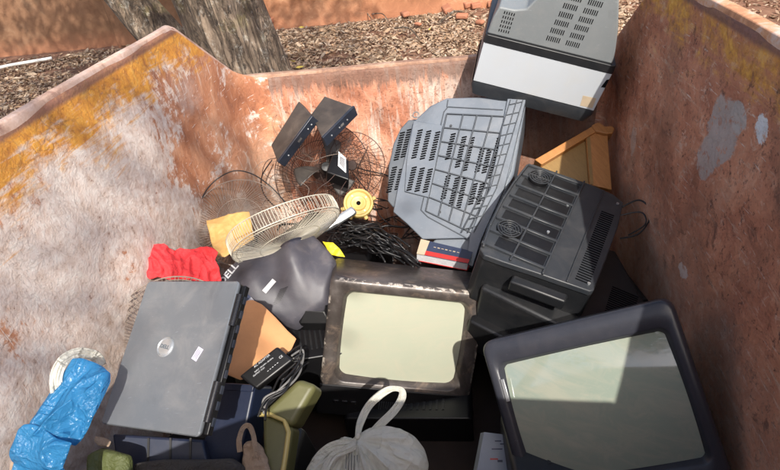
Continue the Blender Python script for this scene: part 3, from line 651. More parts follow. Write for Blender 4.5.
# rear housing: low left shelf, main hump with a curved shoulder, and slanting right flank
q=MB(); hull=[(-.234,.185),(.226,.185),(.214,.235),(.190,.31),(.152,.40),(.10,.47),(-.03,.47),(-.075,.40),(-.104,.345),(-.128,.30),(-.165,.288),(-.218,.286),(-.228,.25)]
q.prism([(a,b) for a,b in hull],-.008,-.30,0,.92); q.build('rear_housing','grey_body',t,bevel=.006,seg=3)
q=MB()
for k in range(7):
    y=.222+k*.030; q=MB()
    for cx,w_ in ((-.004,.052),(.066,.052)):
        if y>.43: continue
        slots(q,(cx+.012*k*.3,y,-.008),(0,1,0),(1,0,0),7,.017,.0032,.0072)
    q.build('vent_slots','slot',t,smooth=False)
q=MB()
for k in range(5): slots(q,(-.178,.208+k*.016,-.008),(0,1,0),(1,0,0),5,.009,.0035,.0085)
q.build('vent_slots','slot',t,smooth=False)
q=MB(); q.hexa([(.178,.008,.0021),(.224,.010,.0021),(.222,.052,.0021),(.172,.050,.0021)],(0,0,.0006)); q.build('torn_label','book_beige',t)
q=MB(); q.hexa([(.219,.098,.0022),(.2345,.10,.0022),(.2352,.135,.0022),(.226,.13,.0022)],(0,0,.0004)); q.build('corner_hole','slot',t)
# ================================================================ grey television, ribbed underside to the viewer
P=CAM+(V((.031,2.12,.67))-CAM)*.93
fr=FR(P,(-.1,-.75,.65),(481,239),(525.5,100))   # x runs up the front flange
t=thing('crt_television','blue grey tube television with ribbed vented underside, leaning on the far wall','television',P,fr.R,'discarded tube televisions')
L_=lambda pts,z=0:[(a.x,a.y) for a in fr.L(pts,z)]
main=L_([(446.7,98),(503,96.5),(524,101),(511,171),(482,238),(422.5,239.4),(407,224),(393,212),(397,190),(404,160),(413,122),(430,106)])
q=MB(); q.prism(main,0,-.16,0,.93); q.build('base_panel','grey_blue',t,bevel=.004,seg=2)
# deeper body behind the panel and the flange that joins the front
b_=L_([(503,99),(526,101),(514,172),(484,240),(471,268),(455,262),(430,243),(470,200)])
q=MB(); q.prism(b_,-.02,-.30,0,.97); q.build('rear_housing','grey_blue',t,bevel=.006)
fl=L_([(508,97),(526,100),(512,160),(504,190),(482,239),(473,267),(466,264),(470,236),(489,190),(498,150)])
q=MB(); q.prism(fl,.012,-.05,0,1); q.build('flange','grey_blue',t,bevel=.003)
cap=L_([(416,117),(407,118),(399,127),(392,142),(387,165),(386,200),(391,206),(400,211),(402,190),(407,160)])
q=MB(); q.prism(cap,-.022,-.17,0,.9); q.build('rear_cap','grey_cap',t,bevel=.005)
st=L_([(414,121),(443,126),(436,165),(429,198),(405,192),(407,160)])
q=MB(); q.prism(st,.010,-.02,0,.985); q.build('vent_plate','grey_blue',t,bevel=.003)
def seg(mb,a,b,w=.004,h=.008,z=0.004,mi=0):
    A=fr.l(*a); B_=fr.l(*b); A.z=B_.z=z; d=(B_-A); l=d.length; d.normalize(); n=V((-d.y,d.x,0))
    mb.hexa([A-n*w/2,B_-n*w/2,B_+n*w/2,A+n*w/2],(0,0,-h))
q=MB()
TL,TR,BR,BL=(447,114),(510,117),(474,234),(426,211)
def bil(s,u): return (TL[0]*(1-s)*(1-u)+TR[0]*s*(1-u)+BR[0]*s*u+BL[0]*(1-s)*u, TL[1]*(1-s)*(1-u)+TR[1]*s*(1-u)+BR[1]*s*u+BL[1]*(1-s)*u)
for k in range(8): u=k/7; seg(q,bil(0,u),bil(1.0,u),.0045,.012,.0085)
for s in (0,.26,.48,.72,1.0): seg(q,bil(s,0),bil(s,1),.0045,.012,.009)
ur=lambda v: 525-(v-100)*.30-(max(0,v-190)*.22)
for k in range(13): v=104+k*10.3; seg(q,(ur(v)-14,v+2),(ur(v)-1,v-1),.0035,.012,.0175)
for du in (-14,-7.5,-1.5):
    for k in range(6): v=101+k*22; seg(q,(ur(v)+du,v),(ur(v+22)+du,v+22),.0032,.012,.0172)
seg(q,(444,112),(448,107)); seg(q,(448,107),(503,110)); seg(q,(444,112),(421,210)); seg(q,(421,210),(428,217)); seg(q,(428,217),(470,240)); seg(q,(448,100),(447,107))
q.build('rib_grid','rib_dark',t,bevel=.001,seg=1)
def vcol(u,v0,v1,n,z,nm='vent_slots'):
    global fr_z
    q=MB(); k=0; v=v0
    while v<v1:
        for s in range(n):
            a=(u-(v-v0)*.24+s*4.1,v+s*.5); seg(q,(a[0]-.2,a[1]+.9),(a[0]+4.9,a[1]-.4),.0062,.0012,z)
        v+=2.45
    q.build(nm,'slot',t,smooth=False)
for a_ in ((451,134,160),(462,137,168),(470,138,170),(480,149,173),(487,150,174),(497,138,178),(446,176,200),(455,178,206),(463,178,208),(473,184,206),(480,184,205),(489,184,204)): vcol(*a_,1,.0012)
for a_ in ((418.5,131,160),(427,132,161),(436,133,162),(412.5,168,192),(420.5,169,193),(428.5,170,194)): vcol(*a_,1,.0112)
for a_ in ((399,131,158),(406,128,155),(391,166,191),(398,168,190)): vcol(*a_,1,-.0208)
for (u,v) in ((491,150),(489,208),(440,212),(451,126)):
    q=MB(); p=fr.l(u,v); p.z=.001; q.tube([p,p+V((0,0,.004))],.005,12); q.build('screw_boss','dark_grey',t)
q=MB(); p=fr.l(416,115); q.tube([p+V((.012*math.cos(a),.012*math.sin(a),.002)) for a in [i*math.pi/8 for i in range(16)]],.0025,6,0,True); q.build('cable_clip','grey_body',t)
# ================================================================ charcoal television lying face down, round speaker grilles
P=V((.294,1.619,.713)); Rd=cols((.892,-.361,-.274),(.394,.916,.079),(.222,-.178,.958))
t=thing('crt_television','charcoal tube television lying on its front with two round spiral speaker grilles','television',P,Rd,'discarded tube televisions')
q=MB(); hull=[(-.176,.262),(.05,.268),(.128,.258),(.168,.232),(.176,.10),(.174,-.08),(.170,-.236),(.16,-.246),(.0,-.262),(-.10,-.275),(-.162,-.280),(-.182,-.262),(-.200,-.15),(-.208,0),(-.205,.12),(-.192,.24)]
q.prism(hull,0,-.022,0,1.0); q.build('base_panel','dark_grey',t,bevel=.004,seg=3)
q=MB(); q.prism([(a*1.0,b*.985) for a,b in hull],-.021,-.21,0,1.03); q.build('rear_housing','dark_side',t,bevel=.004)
# recessed bays between ribs
q=MB()
for k in range(7):
    z0=.205-k*.068; wl=.175 if abs(z0)<.15 else .150
    q.hexa([(-wl+ (.045 if k in(0,5) else 0),z0-.026,.0008),(.010,z0-.026,.0008),(.010,z0+.026,.0008),(-wl+(.045 if k in(0,5) else 0),z0+.026,.0008)],(0,0,-.002))
q.build('recess','slot' if False else 'black',t)
q=MB()
for k in range(8): z0=.239-k*.068; q.hexa([(-.188,z0-.005,.009),(.018,z0-.005,.009),(.018,z0+.005,.009),(-.188,z0+.005,.009)],(0,0,-.010))
for x in (-.085,.018): q.hexa([(x-.003,-.262,.0095),(x+.003,-.262,.0095),(x+.003,.262,.0095),(x-.003,.262,.0095)],(0,0,-.010))
q.hexa([(.088,-.25,.006),(.093,-.25,.006),(.093,.255,.006),(.088,.255,.006)],(0,0,-.007))
for pp in [[(-.192,.235),(-.201,.12),(-.204,0),(-.196,-.15),(-.180,-.255)]]:
    for a,b in zip(pp,pp[1:]): q.hexa([(a[0],a[1],.010),(a[0]+.007,a[1],.010),(b[0]+.007,b[1],.010),(b[0],b[1],.010)],(0,0,-.011))
q.build('rib','dark_grey',t,bevel=.0012,seg=1)
for (x,y) in ((-.128,.185),(-.132,-.135)):
    q=MB(); q.lathe([(0,.006),(.040,.006),(.041,.0),(0,.0)],40,0); o=q.build('speaker_plate','black',t); o.location=(x,y,.0035)
    q=MB()
    for r in (.038,.0285,.019,.0095): q.tube([V((x+r*math.cos(a),y+r*math.sin(a),.0115)) for a in [i*math.pi/20 for i in range(40)]],.0021,6,0,True)
    for a in (0,60,120): c_,s2=math.cos(math.radians(a)),math.sin(math.radians(a)); q.tube([(x-.038*c_,y-.038*s2,.010),(x+.038*c_,y+.038*s2,.010)],.0016,5)
    q.build('speaker_grille','dark_grey',t)
q=MB(); slots(q,(.131,-.04,.0),(1,0,0),(0,1,0),33,.044,.0045,.0112); q.build('vent_slots','slot',t,smooth=False)
for x,y in ((.0,.10),(-.02,-.07),(.15,.21),(.15,-.22)): q=MB(); q.tube([(x,y,.001),(x,y,.005)],.005,10); q.build('screw','silver_met',t)
q=MB(); q.hexa([(-.06,-.275,-.03),(.11,-.262,-.03),(.11,-.262,-.07),(-.06,-.275,-.07)],(0,-.035,0)); q.build('handle_ledge','dark_side',t,bevel=.006)
q=MB(); q.tube(spline([(.16,.20,-.01),(.21,.235,.03),(.26,.20,.02),(.25,.13,-.02),(.20,.10,-.05)]),.003,6); q.tube(spline([(.17,.18,-.02),(.23,.20,.01),(.255,.16,0),(.22,.12,-.04)]),.0025,6); q.build('cable','cable',t)
# front cabinet of the same kind below it: another set, only its slatted corner shows
P2=P+Rd@V((.16,-.10,-.16)); t=thing('crt_television','black tube television mostly buried under the charcoal one, slatted corner against the right wall','television',P2,Rd,'discarded tube televisions')
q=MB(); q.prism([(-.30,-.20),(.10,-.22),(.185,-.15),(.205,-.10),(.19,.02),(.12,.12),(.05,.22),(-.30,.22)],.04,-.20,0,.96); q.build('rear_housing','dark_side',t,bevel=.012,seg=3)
q=MB(); slots(q,(.115,-.06,.040),(1,0,.0),(0,1,0),22,.085,.004,.0095); q.build('vent_slots','slot',t,smooth=False)
q=MB(); q.prism([(-.30,-.23),(.12,-.25),(.19,-.19),(.19,-.12),(-.30,-.1)],-.10,-.24,0,1); q.build('front_frame','black',t,bevel=.01)
# ================================================================ laptop
Rl=cols((.966,-.223,.133),(.123,.844,.521),(-.229,-.487,.843))
P=V((-.697,.883,.882))
t=thing('laptop','closed slate grey laptop with round badge and small lilac sticker on its lid','laptop',P,Rl)
A_=MB()
def rr2(hx,hy,r,z,k=5): return [V((p.x,p.z,z)) for p in rrect(hx,hy,r,0,0,0,k)]
A_.loft([rr2(.1415,.1725,.010,-.011),rr2(.143,.174,.011,-.006),rr2(.143,.174,.011,-.003),rr2(.1405,.1715,.010,0.0)]); A_.build('lid','laptop',t,angle=40)
A_=MB(); A_.loft([rr2(.136,.168,.012,-.038),rr2(.142,.173,.012,-.030),rr2(.142,.173,.012,-.013)]); A_.build('base','black',t,angle=40)
for y,l in ((.105,.075),(-.10,.085)):
    A_=MB(); A_.tube([(.147,y-l/2,-.009),(.147,y+l/2,-.009)],.0085,12); A_.build('hinge','black_gl',t)
A_=MB(); A_.box((.1475,0,-.022),(.012,.335,.016)); A_.build('rear_edge','black',t,bevel=.002)
A_=MB()
for k in range(9): A_.box((.1545,-.14+k*.034,-.022),(.004,.018,.008))
A_.build('port','stb_front',t)
bc=Rl.transposed()@(onp(165.5,347,P,Rl.col[2])-P)
bd=MB(); bd.lathe([(0,.0024),(.0175,.0024),(.0195,.0012),(.0215,.0026),(.0235,.0016),(.024,0)],48); o=bd.build('badge','silver_met',t); o.location=(bc.x,bc.y,.0)
RB=Matrix.Rotation(math.radians(-8),3,'Z')
text(t,'DELL',.0125,RB,(bc.x,bc.y,.0030),'chrome_txt','badge_lettering',.0003,.0004,1.0)
sc_=Rl.transposed()@(onp(197.5,354,P,Rl.col[2])-P); q=MB(); RS=Matrix.Rotation(math.radians(-22),3,'Z')
q.box((sc_.x,sc_.y,.0006),(.0165,.030,.0008),0,RS); q.build('sticker','paper_lilac',t)
q=MB()
for k,(a,b_) in enumerate(((-.004,.022),(.0,.018),(.004,.021))): q.box(V((sc_.x,sc_.y,.0012))+RS@V((a,0,0)),(.0011,b_,.0003),0,RS)
q.build('sticker_print','ink',t)
# ================================================================ small discarded things
def place(o,fr,label,cat,group=None,kind=None):
    mm=fr.R.to_4x4(); mm.translation=fr.P; o.matrix_world=mm; return tag(o,label,cat,group,kind)
def fthing(name,label,cat,fr,group=None): return thing(name,label,cat,fr.P,fr.R,group)
def basis(nc):  # normal given in camera axes: right, up, towards camera
    return (CR*nc[0]-CD*nc[1]-CF*nc[2]).normalized()
def sheet(name,mat,label,cat,px,P,n,a,b,hfn,thick,edge=.012,sm=1,nn=90,rings=24,group=None):
    fr=FR(P,n,a,b); q=MB(); patch(q,[(p.x,p.y,0) for p in fr.L(px)],hfn,thick,nn,rings,0,sm,edge)
    return place(q.build(name,mat,None,angle=180),fr,label,cat,group),fr
# ---- fan guards
def guard(name,label,P,n,R,spokes,mat,rings=(1,.9),dome=.05,band=0,hub=.16,twist=.5,wr=.0013,a=(0,0),b=(100,0),group='wire fan guards',skip=None,hubcap=True,bent=0):
    fr=FR(P,n,a,b); t=fthing(name,label,'fan guard',fr,group); rn=random.Random(len(label))
    def warp(p): return V((p.x,p.y,p.z+bent*(p.x*p.y)/R+bent*.6*math.sin(p.x*9/R*.3)*R*.2))
    def ring(r,z,w_,k=72): 
        q=MB(); q.tube([warp(V((R*r*math.cos(i*2*math.pi/k),R*r*math.sin(i*2*math.pi/k),z))) for i in range(k)],w_,6,0,True); return q
    ring(1,0,wr*1.9).build('rim_ring',mat,t)
    if band: ring(1,-band,wr*1.9).build('rim_ring',mat,t)
    q=MB()
    for i in range(spokes):
        if skip and skip(i/spokes): continue
        a0=i*2*math.pi/spokes+rn.gauss(0,.006); pth=[]
        if band: pth+=[V((R*math.cos(a0),R*math.sin(a0),-band)),V((R*1.012*math.cos(a0),R*1.012*math.sin(a0),-band*.5))]
        for k in range(9):
            u=k/8; r=R*(1-u*(1-hub)); aa=a0+twist*u*u; pth.append(V((r*math.cos(aa),r*math.sin(aa),dome*math.sin(u*math.pi/2))))
        q.tube([warp(p) for p in pth],wr,4)
    q.build('spokes',mat,t)
    for r in rings:
        if r<1: u=(1-r)/(1-hub); ring(r,dome*math.sin(u*math.pi/2),wr*1.2).build('inner_ring',mat,t)
    if hubcap:
        q=MB(); q.lathe([(0,dome+.004),(R*hub*.8,dome+.004),(R*hub,dome),(R*hub,dome-.006),(0,dome-.006)],32); q.build('centre_cap',mat,t)
    return t
PG=pt(288,236,z=.73)
guard('fan_guard','cream painted wire fan guard lying edge on across the pile beside the yellow hub',PG,basis((.45,-.86,.22)),.200,120,'wire_cream',(1,.93,.55),.026,.050,.2,.6,.0010,(221,268),(345,195),hubcap=False,bent=.07)
guard('fan_guard','rusty dark fan guard leaning on the far wall behind the set top boxes',pt(322,172,y=2.33),(-.05,-.86,.5),.235,70,'wire_dark',(1,.82,.62,.42),.03,0,.16,.9,.0011,bent=.10)
guard('fan_guard','grey brown fan guard with a black rim behind the yellow envelope',pt(241,222,z=.70),(.35,-.60,.72),.172,90,'wire_grey',(1,.5),.03,0,.16,.7,.0011,bent=.05)
guard('fan_guard','thin dark fan guard between the black adapter and the grey television',pt(352,165,y=2.30),(.2,-.9,.3),.15,44,'wire_dark',(1,.75,.5),.02,0,.16,1.1,.0009,bent=.25)
guard('fan_guard','thin pale fan guard standing behind the top left edge of the laptop',pt(176,336,y=1.16),(.42,-.62,.66),.178,90,'wire_grey',(1,.94,.88,.82,.5),.03,0,.16,.6,.0011,bent=.03)
# black rim wire of the grey brown guard
def wire(px,z,r,mat,label,jig=.0,name='cable',cat='cable',group=None,n=10,ys=None):
    P=[pt(u,v,z=z[i] if isinstance(z,(list,tuple)) else z) for i,(u,v) in enumerate(px)]; o_=P[0].copy(); q=MB()
    q.tube([p-o_ for p in spline(P,n)],r,7); o=q.build(name,mat,None,angle=180); o.location=o_; return tag(o,label,cat,group)
wire([(190,246),(193,225),(203,196),(216,180),(234,171),(252,174),(270,186),(286,203)],[.70,.74,.80,.83,.85,.82,.76,.70],.0024,'cable','black wire bent in an arch over the grey brown fan guard')
wire([(272,160),(262,176),(263,192),(272,204),(280,208)],[.66,.64,.62,.62,.62],.003,'cable','black lead hanging from the left set top box')
wire([(352,112),(366,118),(372,135),(366,152),(352,160),(344,150)],[.78,.76,.70,.62,.58,.58],.003,'cable','black lead looping from the right set top box')
wire([(352,166),(368,171),(388,176),(404,190)],[.60,.56,.52,.48],.0032,'cable','black lead running right from the label adapter')
wire([(352,172),(366,190),(374,204),(380,216),(392,226)],[.58,.52,.47,.45,.42],.0026,'cable','thin lead dropping from the adapter past the yellow hub')
wire([(358,118),(368,126),(368,146),(358,168),(362,180)],[.76,.72,.66,.58,.55],.0022,'wire_dark','thin rusty wire beside the right set top box')
# ---- set top boxes
def stb(px,P,n,th,label,fpx,leds):
    fr=FR(P,n,px[0],px[1]); t=fthing('set_top_box',label,'set top box',fr,'black set top boxes')
    q=MB(); c=fr.L(px); q.hexa([(p.x,p.y,0) for p in c],(0,0,-th)); q.build('casing','stb',t,bevel=.004,seg=3)
    a,b=V((c[fpx[0]].x,c[fpx[0]].y,0)),V((c[fpx[1]].x,c[fpx[1]].y,0)); d=(b-a); l=d.length; d.normalize(); o_=V((d.y,-d.x,0))
    cen=sum(c,V())/4
    if (cen-a).dot(o_)>0: o_=-o_
    q=MB(); q.hexa([a-d*.002+V((0,0,.002)),b+d*.002+V((0,0,.002)),b+d*.002+V((0,0,.002))+o_*.012,a-d*.002+V((0,0,.002))+o_*.012],(0,0,-th-.004)); q.build('front_panel','stb_front',t,bevel=.003,seg=3)
    for u in leds:
        p=a+d*l*u+o_*.0125; q=MB(); q.box((p.x,p.y,-th*.5),(.006,.006,.006),0,Matrix.Rotation(math.atan2(d.y,d.x),3,'Z')); q.build('button','silver_met',t,bevel=.001)
    q=MB()
    for k in range(8): p=a+d*l*(.42+.012*k)+o_*.0124; q.box((p.x,p.y,-th*.5),(.0022,.0022,.010),0)
    q.build('front_print','cable_grey',t)
stb([(298.6,101),(311,115.5),(277,161),(270.9,145)],pt(290,130,y=2.20),basis((-.50,.35,.79)),.042,'flat black set top box standing on edge, left of the pair',(1,2),(.12,.22,.8))
stb([(324.5,96),(352.5,106),(321.5,137),(311,114)],pt(330,113,y=2.26),basis((-.25,.62,.74)),.045,'black set top box tilted against the far wall, right of the pair',(1,2),(.3,.55,.8))
# ---- adapter with white label, fan blades
def adapter(name,px,P,n,th,label,mat='black',lab=None,labmat='paper_white'):
    fr=FR(P,n,px[0],px[1]); t=fthing(name,label,'power adapter',fr)
    q=MB(); q.hexa([(p.x,p.y,0) for p in fr.L(px)],(0,0,-th)); q.build('casing',mat,t,bevel=.006,seg=3)
    if lab:
        c=fr.L(lab); q=MB(); q.hexa([(p.x,p.y,.0012) for p in c],(0,0,-.0015)); q.build('rating_label',labmat,t)
    return t,fr
t,fr=adapter('power_adapter',[(334,150),(349,160),(349,180),(326,172)],pt(338,165,y=2.16),basis((.1,.5,.85)),.07,'chunky black power adapter with white label behind the yellow hub',lab=[(338.5,151.5),(346,158),(346,173),(338,166)])
q=MB(); c=fr.L([(340,156),(345,160),(345,170),(339.5,164)])
for k in range(6):
    a=c[0].lerp(c[3],k/6+.03); b=c[1].lerp(c[2],k/6+.03); d=(b-a); q.hexa([a+V((0,0,.0018)),b+V((0,0,.0018)),b+V((0,-.003,.0018)),a+V((0,-.003,.0018))],(0,0,-.0006))
q.build('label_print','ink',t)
q=MB()
for k in range(3): p=fr.l(331+4*k,153+3*k); q.box((p.x-.004,p.y+.01,-.03),(.006,.03,.03))
q.build('strain_relief','black',t,bevel=.002)
frb=FR(pt(326,168,y=2.24),basis((.1,.2,.97)),(300,160),(350,160)); t=fthing('fan_rotor','smoky grey three blade fan rotor in the wire tangle below the set top boxes','fan blades',frb)
for k,a0 in enumerate((65,185,300)):
    q=MB()
    def bf(i,j):
        r=.02+.125*j; a=math.radians(a0)+(i-.5)*(.55+.35*j)*(1-.3*j*j)*1.05+.25*j; return V((r*math.cos(a),r*math.sin(a),.03*(i-.5)*(1-.3*j)+.006*math.sin(j*3)))
    q.grid(12,14,bf); q.build('blade','blade',t,angle=180,solid=.002)
q=MB(); q.lathe([(0,.022),(.02,.02),(.026,.008),(.026,-.02),(0,-.02)],28); q.build('rotor_hub','black',t)
# ---- yellow fan hub
frh=FR(pt(358.5,203.5,z=.60),basis((.03,.25,.97)),(340,203),(377,203)); t=fthing('fan_hub','round aged yellow fan hub plate with a black centre hole','fan hub',frh)
q=MB(); q.lathe([(.010,.006),(.016,.006),(.022,.010),(.030,.010),(.034,.004),(.048,.004),(.054,.012),(.061,.012),(.064,.004),(.062,-.012),(.0,-.012)],56); q.build('hub_plate','yellow_hub',t,angle=50)
q=MB(); q.lathe([(0,.008),(.0085,.008),(.0105,.004),(.0105,-.004),(0,-.004)],24); q.build('centre_hole','slot',t)
for a0 in (-62,-118,200,20):
    q=MB(); p=V((.066*math.cos(math.radians(a0)),.066*math.sin(math.radians(a0)),-.004)); q.box(p,(.022,.016,.014),0,Matrix.Rotation(math.radians(a0),3,'Z')); q.build('mounting_tab','yellow_hub',t,bevel=.003)
for a0 in (40,130,220,310):
    q=MB(); p=V((.041*math.cos(math.radians(a0)),.041*math.sin(math.radians(a0)),0)); q.tube([p,p+V((0,0,.0065))],.0035,10); q.build('screw','silver_met',t)
# grey arm that runs from the hub to the left
o,_=sheet('motor_arm','silver_met','x','x',[(352,206),(357,212),(334,227),(312,238),(306,236),(330,221)],pt(332,222,z=.60),basis((-.1,.3,.95)),(306,236),(352,206),lambda x,y:.006*math.cos(min(1.5,abs(y)*60)),.02,.008)
del o['label'];del o['category']; bpy.context.view_layer.update(); o.parent=t; o.matrix_parent_inverse=t.matrix_world.inverted()
# ---- envelope and red cloth
o,_=sheet('envelope','envelope','padded yellow paper envelope on top of the fan guards','envelope',[(206,220),(227,214),(248,210),(251,222),(254,238),(240,248),(224,257),(214,254),(210,238)],pt(230,233,z=.755),basis((-.15,.45,.88)),(206,220),(248,210),
  lambda x,y:.006*nz(x*18,y*18,3)+.006*(.5-abs(nz(x*26+y*10,y*20,8))*2)+.003*nz(x*60,y*50,2)-.10*y*y,.008,.006,0)
def clh(sd,s1=14,a1=.012,s2=38,a2=.005,st=1.0): return lambda x,y:a1*nz(x*s1*st,y*s1,sd)+a2*nz(x*s2*st,y*s2,sd+4)-abs(a1*.8*nz(x*s1*.7,y*s1*1.6,sd+9))
o,_=sheet('red_cloth','red_cloth','crumpled bright red cloth lying against the left wall above the laptop','cloth',[(140,245),(145,242),(153,244),(164,243),(169,247),(175,249),(181,246),(190,248),(201,246),(213,248),(217,254),(215,260),(219,267),(223,279),(214,284),(205,280),(196,283),(182,278),(170,281),(158,277),(150,279),(141,272),(143,264),(139,255)],pt(180,262,x=-.925),(.62,-.42,.66),(141,255),(219,260),lambda x,y:.020*nz(x*9,y*13,2)+.010*(.5-abs(nz(x*16+y*8,y*14-x*6,6))*2.4)+.005*(.5-abs(nz(x*34,y*28+x*20,9))*2.2)+.003*nz(x*60,y*60,3),.004,.004,0,200,60)
# ---- curved violet grey shell with lettering
def shellh(x,y):
    return .050*math.exp(-((x+.075)**2/.0050+(y+.01)**2/.009))+.065*math.exp(-((x-.075)**2/.0032+(y-.03)**2/.012))-.9*max(0,-y-.06)**2*4+.002*nz(x*30,y*30,1)
o,frs=sheet('dummy','shell','x','x',[(214,284),(220,274),(230,265),(241,257),(255,251),(268,249),(280,240),(292,232),(301,228.5),(310,230),(319,238.5),(328,248),(335,258),(333,272),(325,300),(290,320),(268,314),(240,300)],pt(275,272,z=.63),basis((-.12,.52,.84)),(222,280),(330,252),shellh,.06,.02,1,120,34)
t=fthing('monitor_shell','curved violet grey monitor shell with two humps and white lettering behind the laptop','monitor shell',frs)
for k in ('label','category'):
    del o[k]
o.name='shell_panel'; o.parent=t; o.matrix_world=t.matrix_world; o.matrix_parent_inverse=Matrix.Identity(4); o.matrix_basis=Matrix.Identity(4)
def on_shell(u,v,dz=.002): p=frs.l(u,v); h=shellh(p.x,p.y); p=frs.l(u,v,h); return V((p.x,p.y,h+dz))
def onmat(u,v,u2,v2):
    a=on_shell(u,v,0); b=on_shell(u2,v2,0); x=(b-a).normalized(); e=.01; h=lambda X,Y:shellh(X,Y)
    n=V((-(h(a.x+e,a.y)-h(a.x-e,a.y))/(2*e),-(h(a.x,a.y+e)-h(a.x,a.y-e))/(2*e),1)).normalized(); x=(x-n*x.dot(n)).normalized(); return cols(x,n.cross(x),n)
text(t,'DELL',.040,onmat(226,277,234,268),on_shell(229,275,.006),'ink_white','lettering',.0008,.0008)
text(t,'E773c',.014,onmat(254,293,262,286),on_shell(253,290,.005),'ink_white','lettering',.0006,.0003) if False else None
Rr_=onmat(265,290,273,281); q=MB(); q.box((0,0,0),(.052,.016,.001),0); o=q.build('sticker','paper_white',t); mm=Rr_.to_4x4(); mm.translation=on_shell(269.5,286.5,.0035); o.matrix_basis=mm
q=MB()
for k in range(11): 
    a=on_shell(271+k*.9,309-k*1.9,.002); b=on_shell(279+k*.9,306-k*1.9,.002); q.tube([a,b],.0012,4)
q.build('vent_ribs','black',t)
# ---- black faceted housing between shell and centre television
frk=FR(pt(308,292,z=.57),basis((.05,.45,.89)),(282,300),(334,300)); t=fthing('monitor_stand','black faceted plastic monitor base between the shell and the centre television','monitor stand',frk)
K=lambda pts,z:[(p.x,p.y,z) for p in frk.L(pts)]
q=MB(); o8=[(301,270),(318,271),(331,274),(334,300),(330,322),(300,322),(286,306),(283,290)]
i8=[(306,282),(318,283),(326,286),(326,300),(324,312),(306,311),(297,303),(296,292)]
q.loft([[V(p) for p in K(o8,-.09)],[V(p) for p in K(o8,-.02)],[V(p) for p in K(i8,.008)],[V(p) for p in K(i8,-.012)]]); q.build('housing','black',t,bevel=.003,angle=20)
q=MB(); q.prism([(p.x,p.y) for p in frk.L([(303,297),(324,291),(326,297),(306,304)])],.0,.010); q.build('cross_bar','black_gl',t,bevel=.002)
# ---- yellow film, book box, wooden drawer
o,_=sheet('plastic_wrapper','yellow_cloth','bright yellow plastic wrapper scrap above the centre television','wrapper',[(322,241),(333,242.5),(340,249),(345,257),(336,256),(330,254)],pt(334,250,z=.60),basis((-.2,.3,.93)),(322,241),(344,254),clh(5,30,.008,70,.003),.004,.005,0,60,14)
frk=FR(pt(444,248,z=.53),basis((.02,.70,.71)),(420.5,240),(472.8,252)); t=fthing('book','thick book with red and dark blue cover and beige corner wedged behind the centre television','book',frk)
c=frk.L([(421,239.5),(472.5,251.5),(468,263),(417,253)]); th=.042
q=MB(); q.hexa([(p.x,p.y,-.002) for p in c],(0,0,-th+.004)); q.build('page_block','pages',t,bevel=.001)
a,b,c2,d2=[V((p.x,p.y,0)) for p in c]
def lerp4(s,u): return (a.lerp(b,s)).lerp(d2.lerp(c2,s),u)
q=MB(); q.hexa([lerp4(.0,.0)+V((0,.002,0)),lerp4(1.01,0)+V((0,.002,0)),lerp4(1.01,1)+V((0,-.0025,0)),lerp4(0,1)+V((0,-.0025,0))],(0,0,-.0025)); q.build('cover','book_blue',t,bevel=.0006)
q=MB(); q.hexa([lerp4(.14,.72)+V((0,0,.0006)),lerp4(1.005,.70)+V((0,0,.0006)),lerp4(1.005,1.03)+V((0,0,.0006)),lerp4(.14,1.03)+V((0,0,.0006))],(0,0,-.0032)); q.build('red_band','book_red',t)
q=MB(); q.hexa([lerp4(-.004,-.02)+V((0,0,.001)),lerp4(.17,-.02)+V((0,0,.001)),lerp4(.15,1.04)+V((0,0,.001)),lerp4(-.004,1.04)+V((0,0,.001))],(0,0,-.0036)); q.build('beige_corner','book_beige',t)
q=MB()
for k in range(7): p=lerp4(.30+k*.075,.34); q.box(p+V((0,0,.0006)),(.009,.0022+.002*(k%2),.0006))
q.build('cover_print','book_beige',t)
q=MB(); q.hexa([lerp4(.0,.0)+V((0,.001,-th+.003)),lerp4(1.01,0)+V((0,.001,-th+.003)),lerp4(1.01,1)+V((0,-.002,-th+.003)),lerp4(0,1)+V((0,-.002,-th+.003))],(0,0,-.0025)); q.build('back_cover','book_red',t)
frw=FR(pt(580,155,y=2.12),basis((-.1,.35,.93)),(540,160),(600,128)); t=fthing('wooden_drawer','orange varnished wooden drawer piece wedged between charcoal television and right wall','drawer',frw)
W_=lambda pts,z=0:[(p.x,p.y,z) for p in frw.L(pts)]
q=MB(); q.hexa(W_([(534,162),(596,126),(601,131),(541,167)],.022),(0,0,-.05)); q.build('rail','wood',t,bevel=.003)
q=MB(); q.prism([(p[0],p[1]) for p in W_([(590,129),(597,125.5),(603,130),(610,129.5),(613,132),(611,137),(604,137.5),(594,135)])],.030,-.035); q.build('rail_end','wood',t,bevel=.004,seg=3)
q=MB(); q.hexa(W_([(585,136),(606.5,133.5),(611,191),(589,186)],.012),(0,0,-.024)); q.build('front_board','wood',t,bevel=.002)
q=MB(); q.hexa(W_([(540,166),(586,138),(590,190),(545,186)],-.006),(0,0,-.008)); q.build('bottom_panel','wood_ply',t)
q=MB(); q.hexa(W_([(586,137),(589,136.5),(592.5,186),(589.5,186)],.0165),(0,0,-.006)); q.build('groove_strip','wood_ply',t)
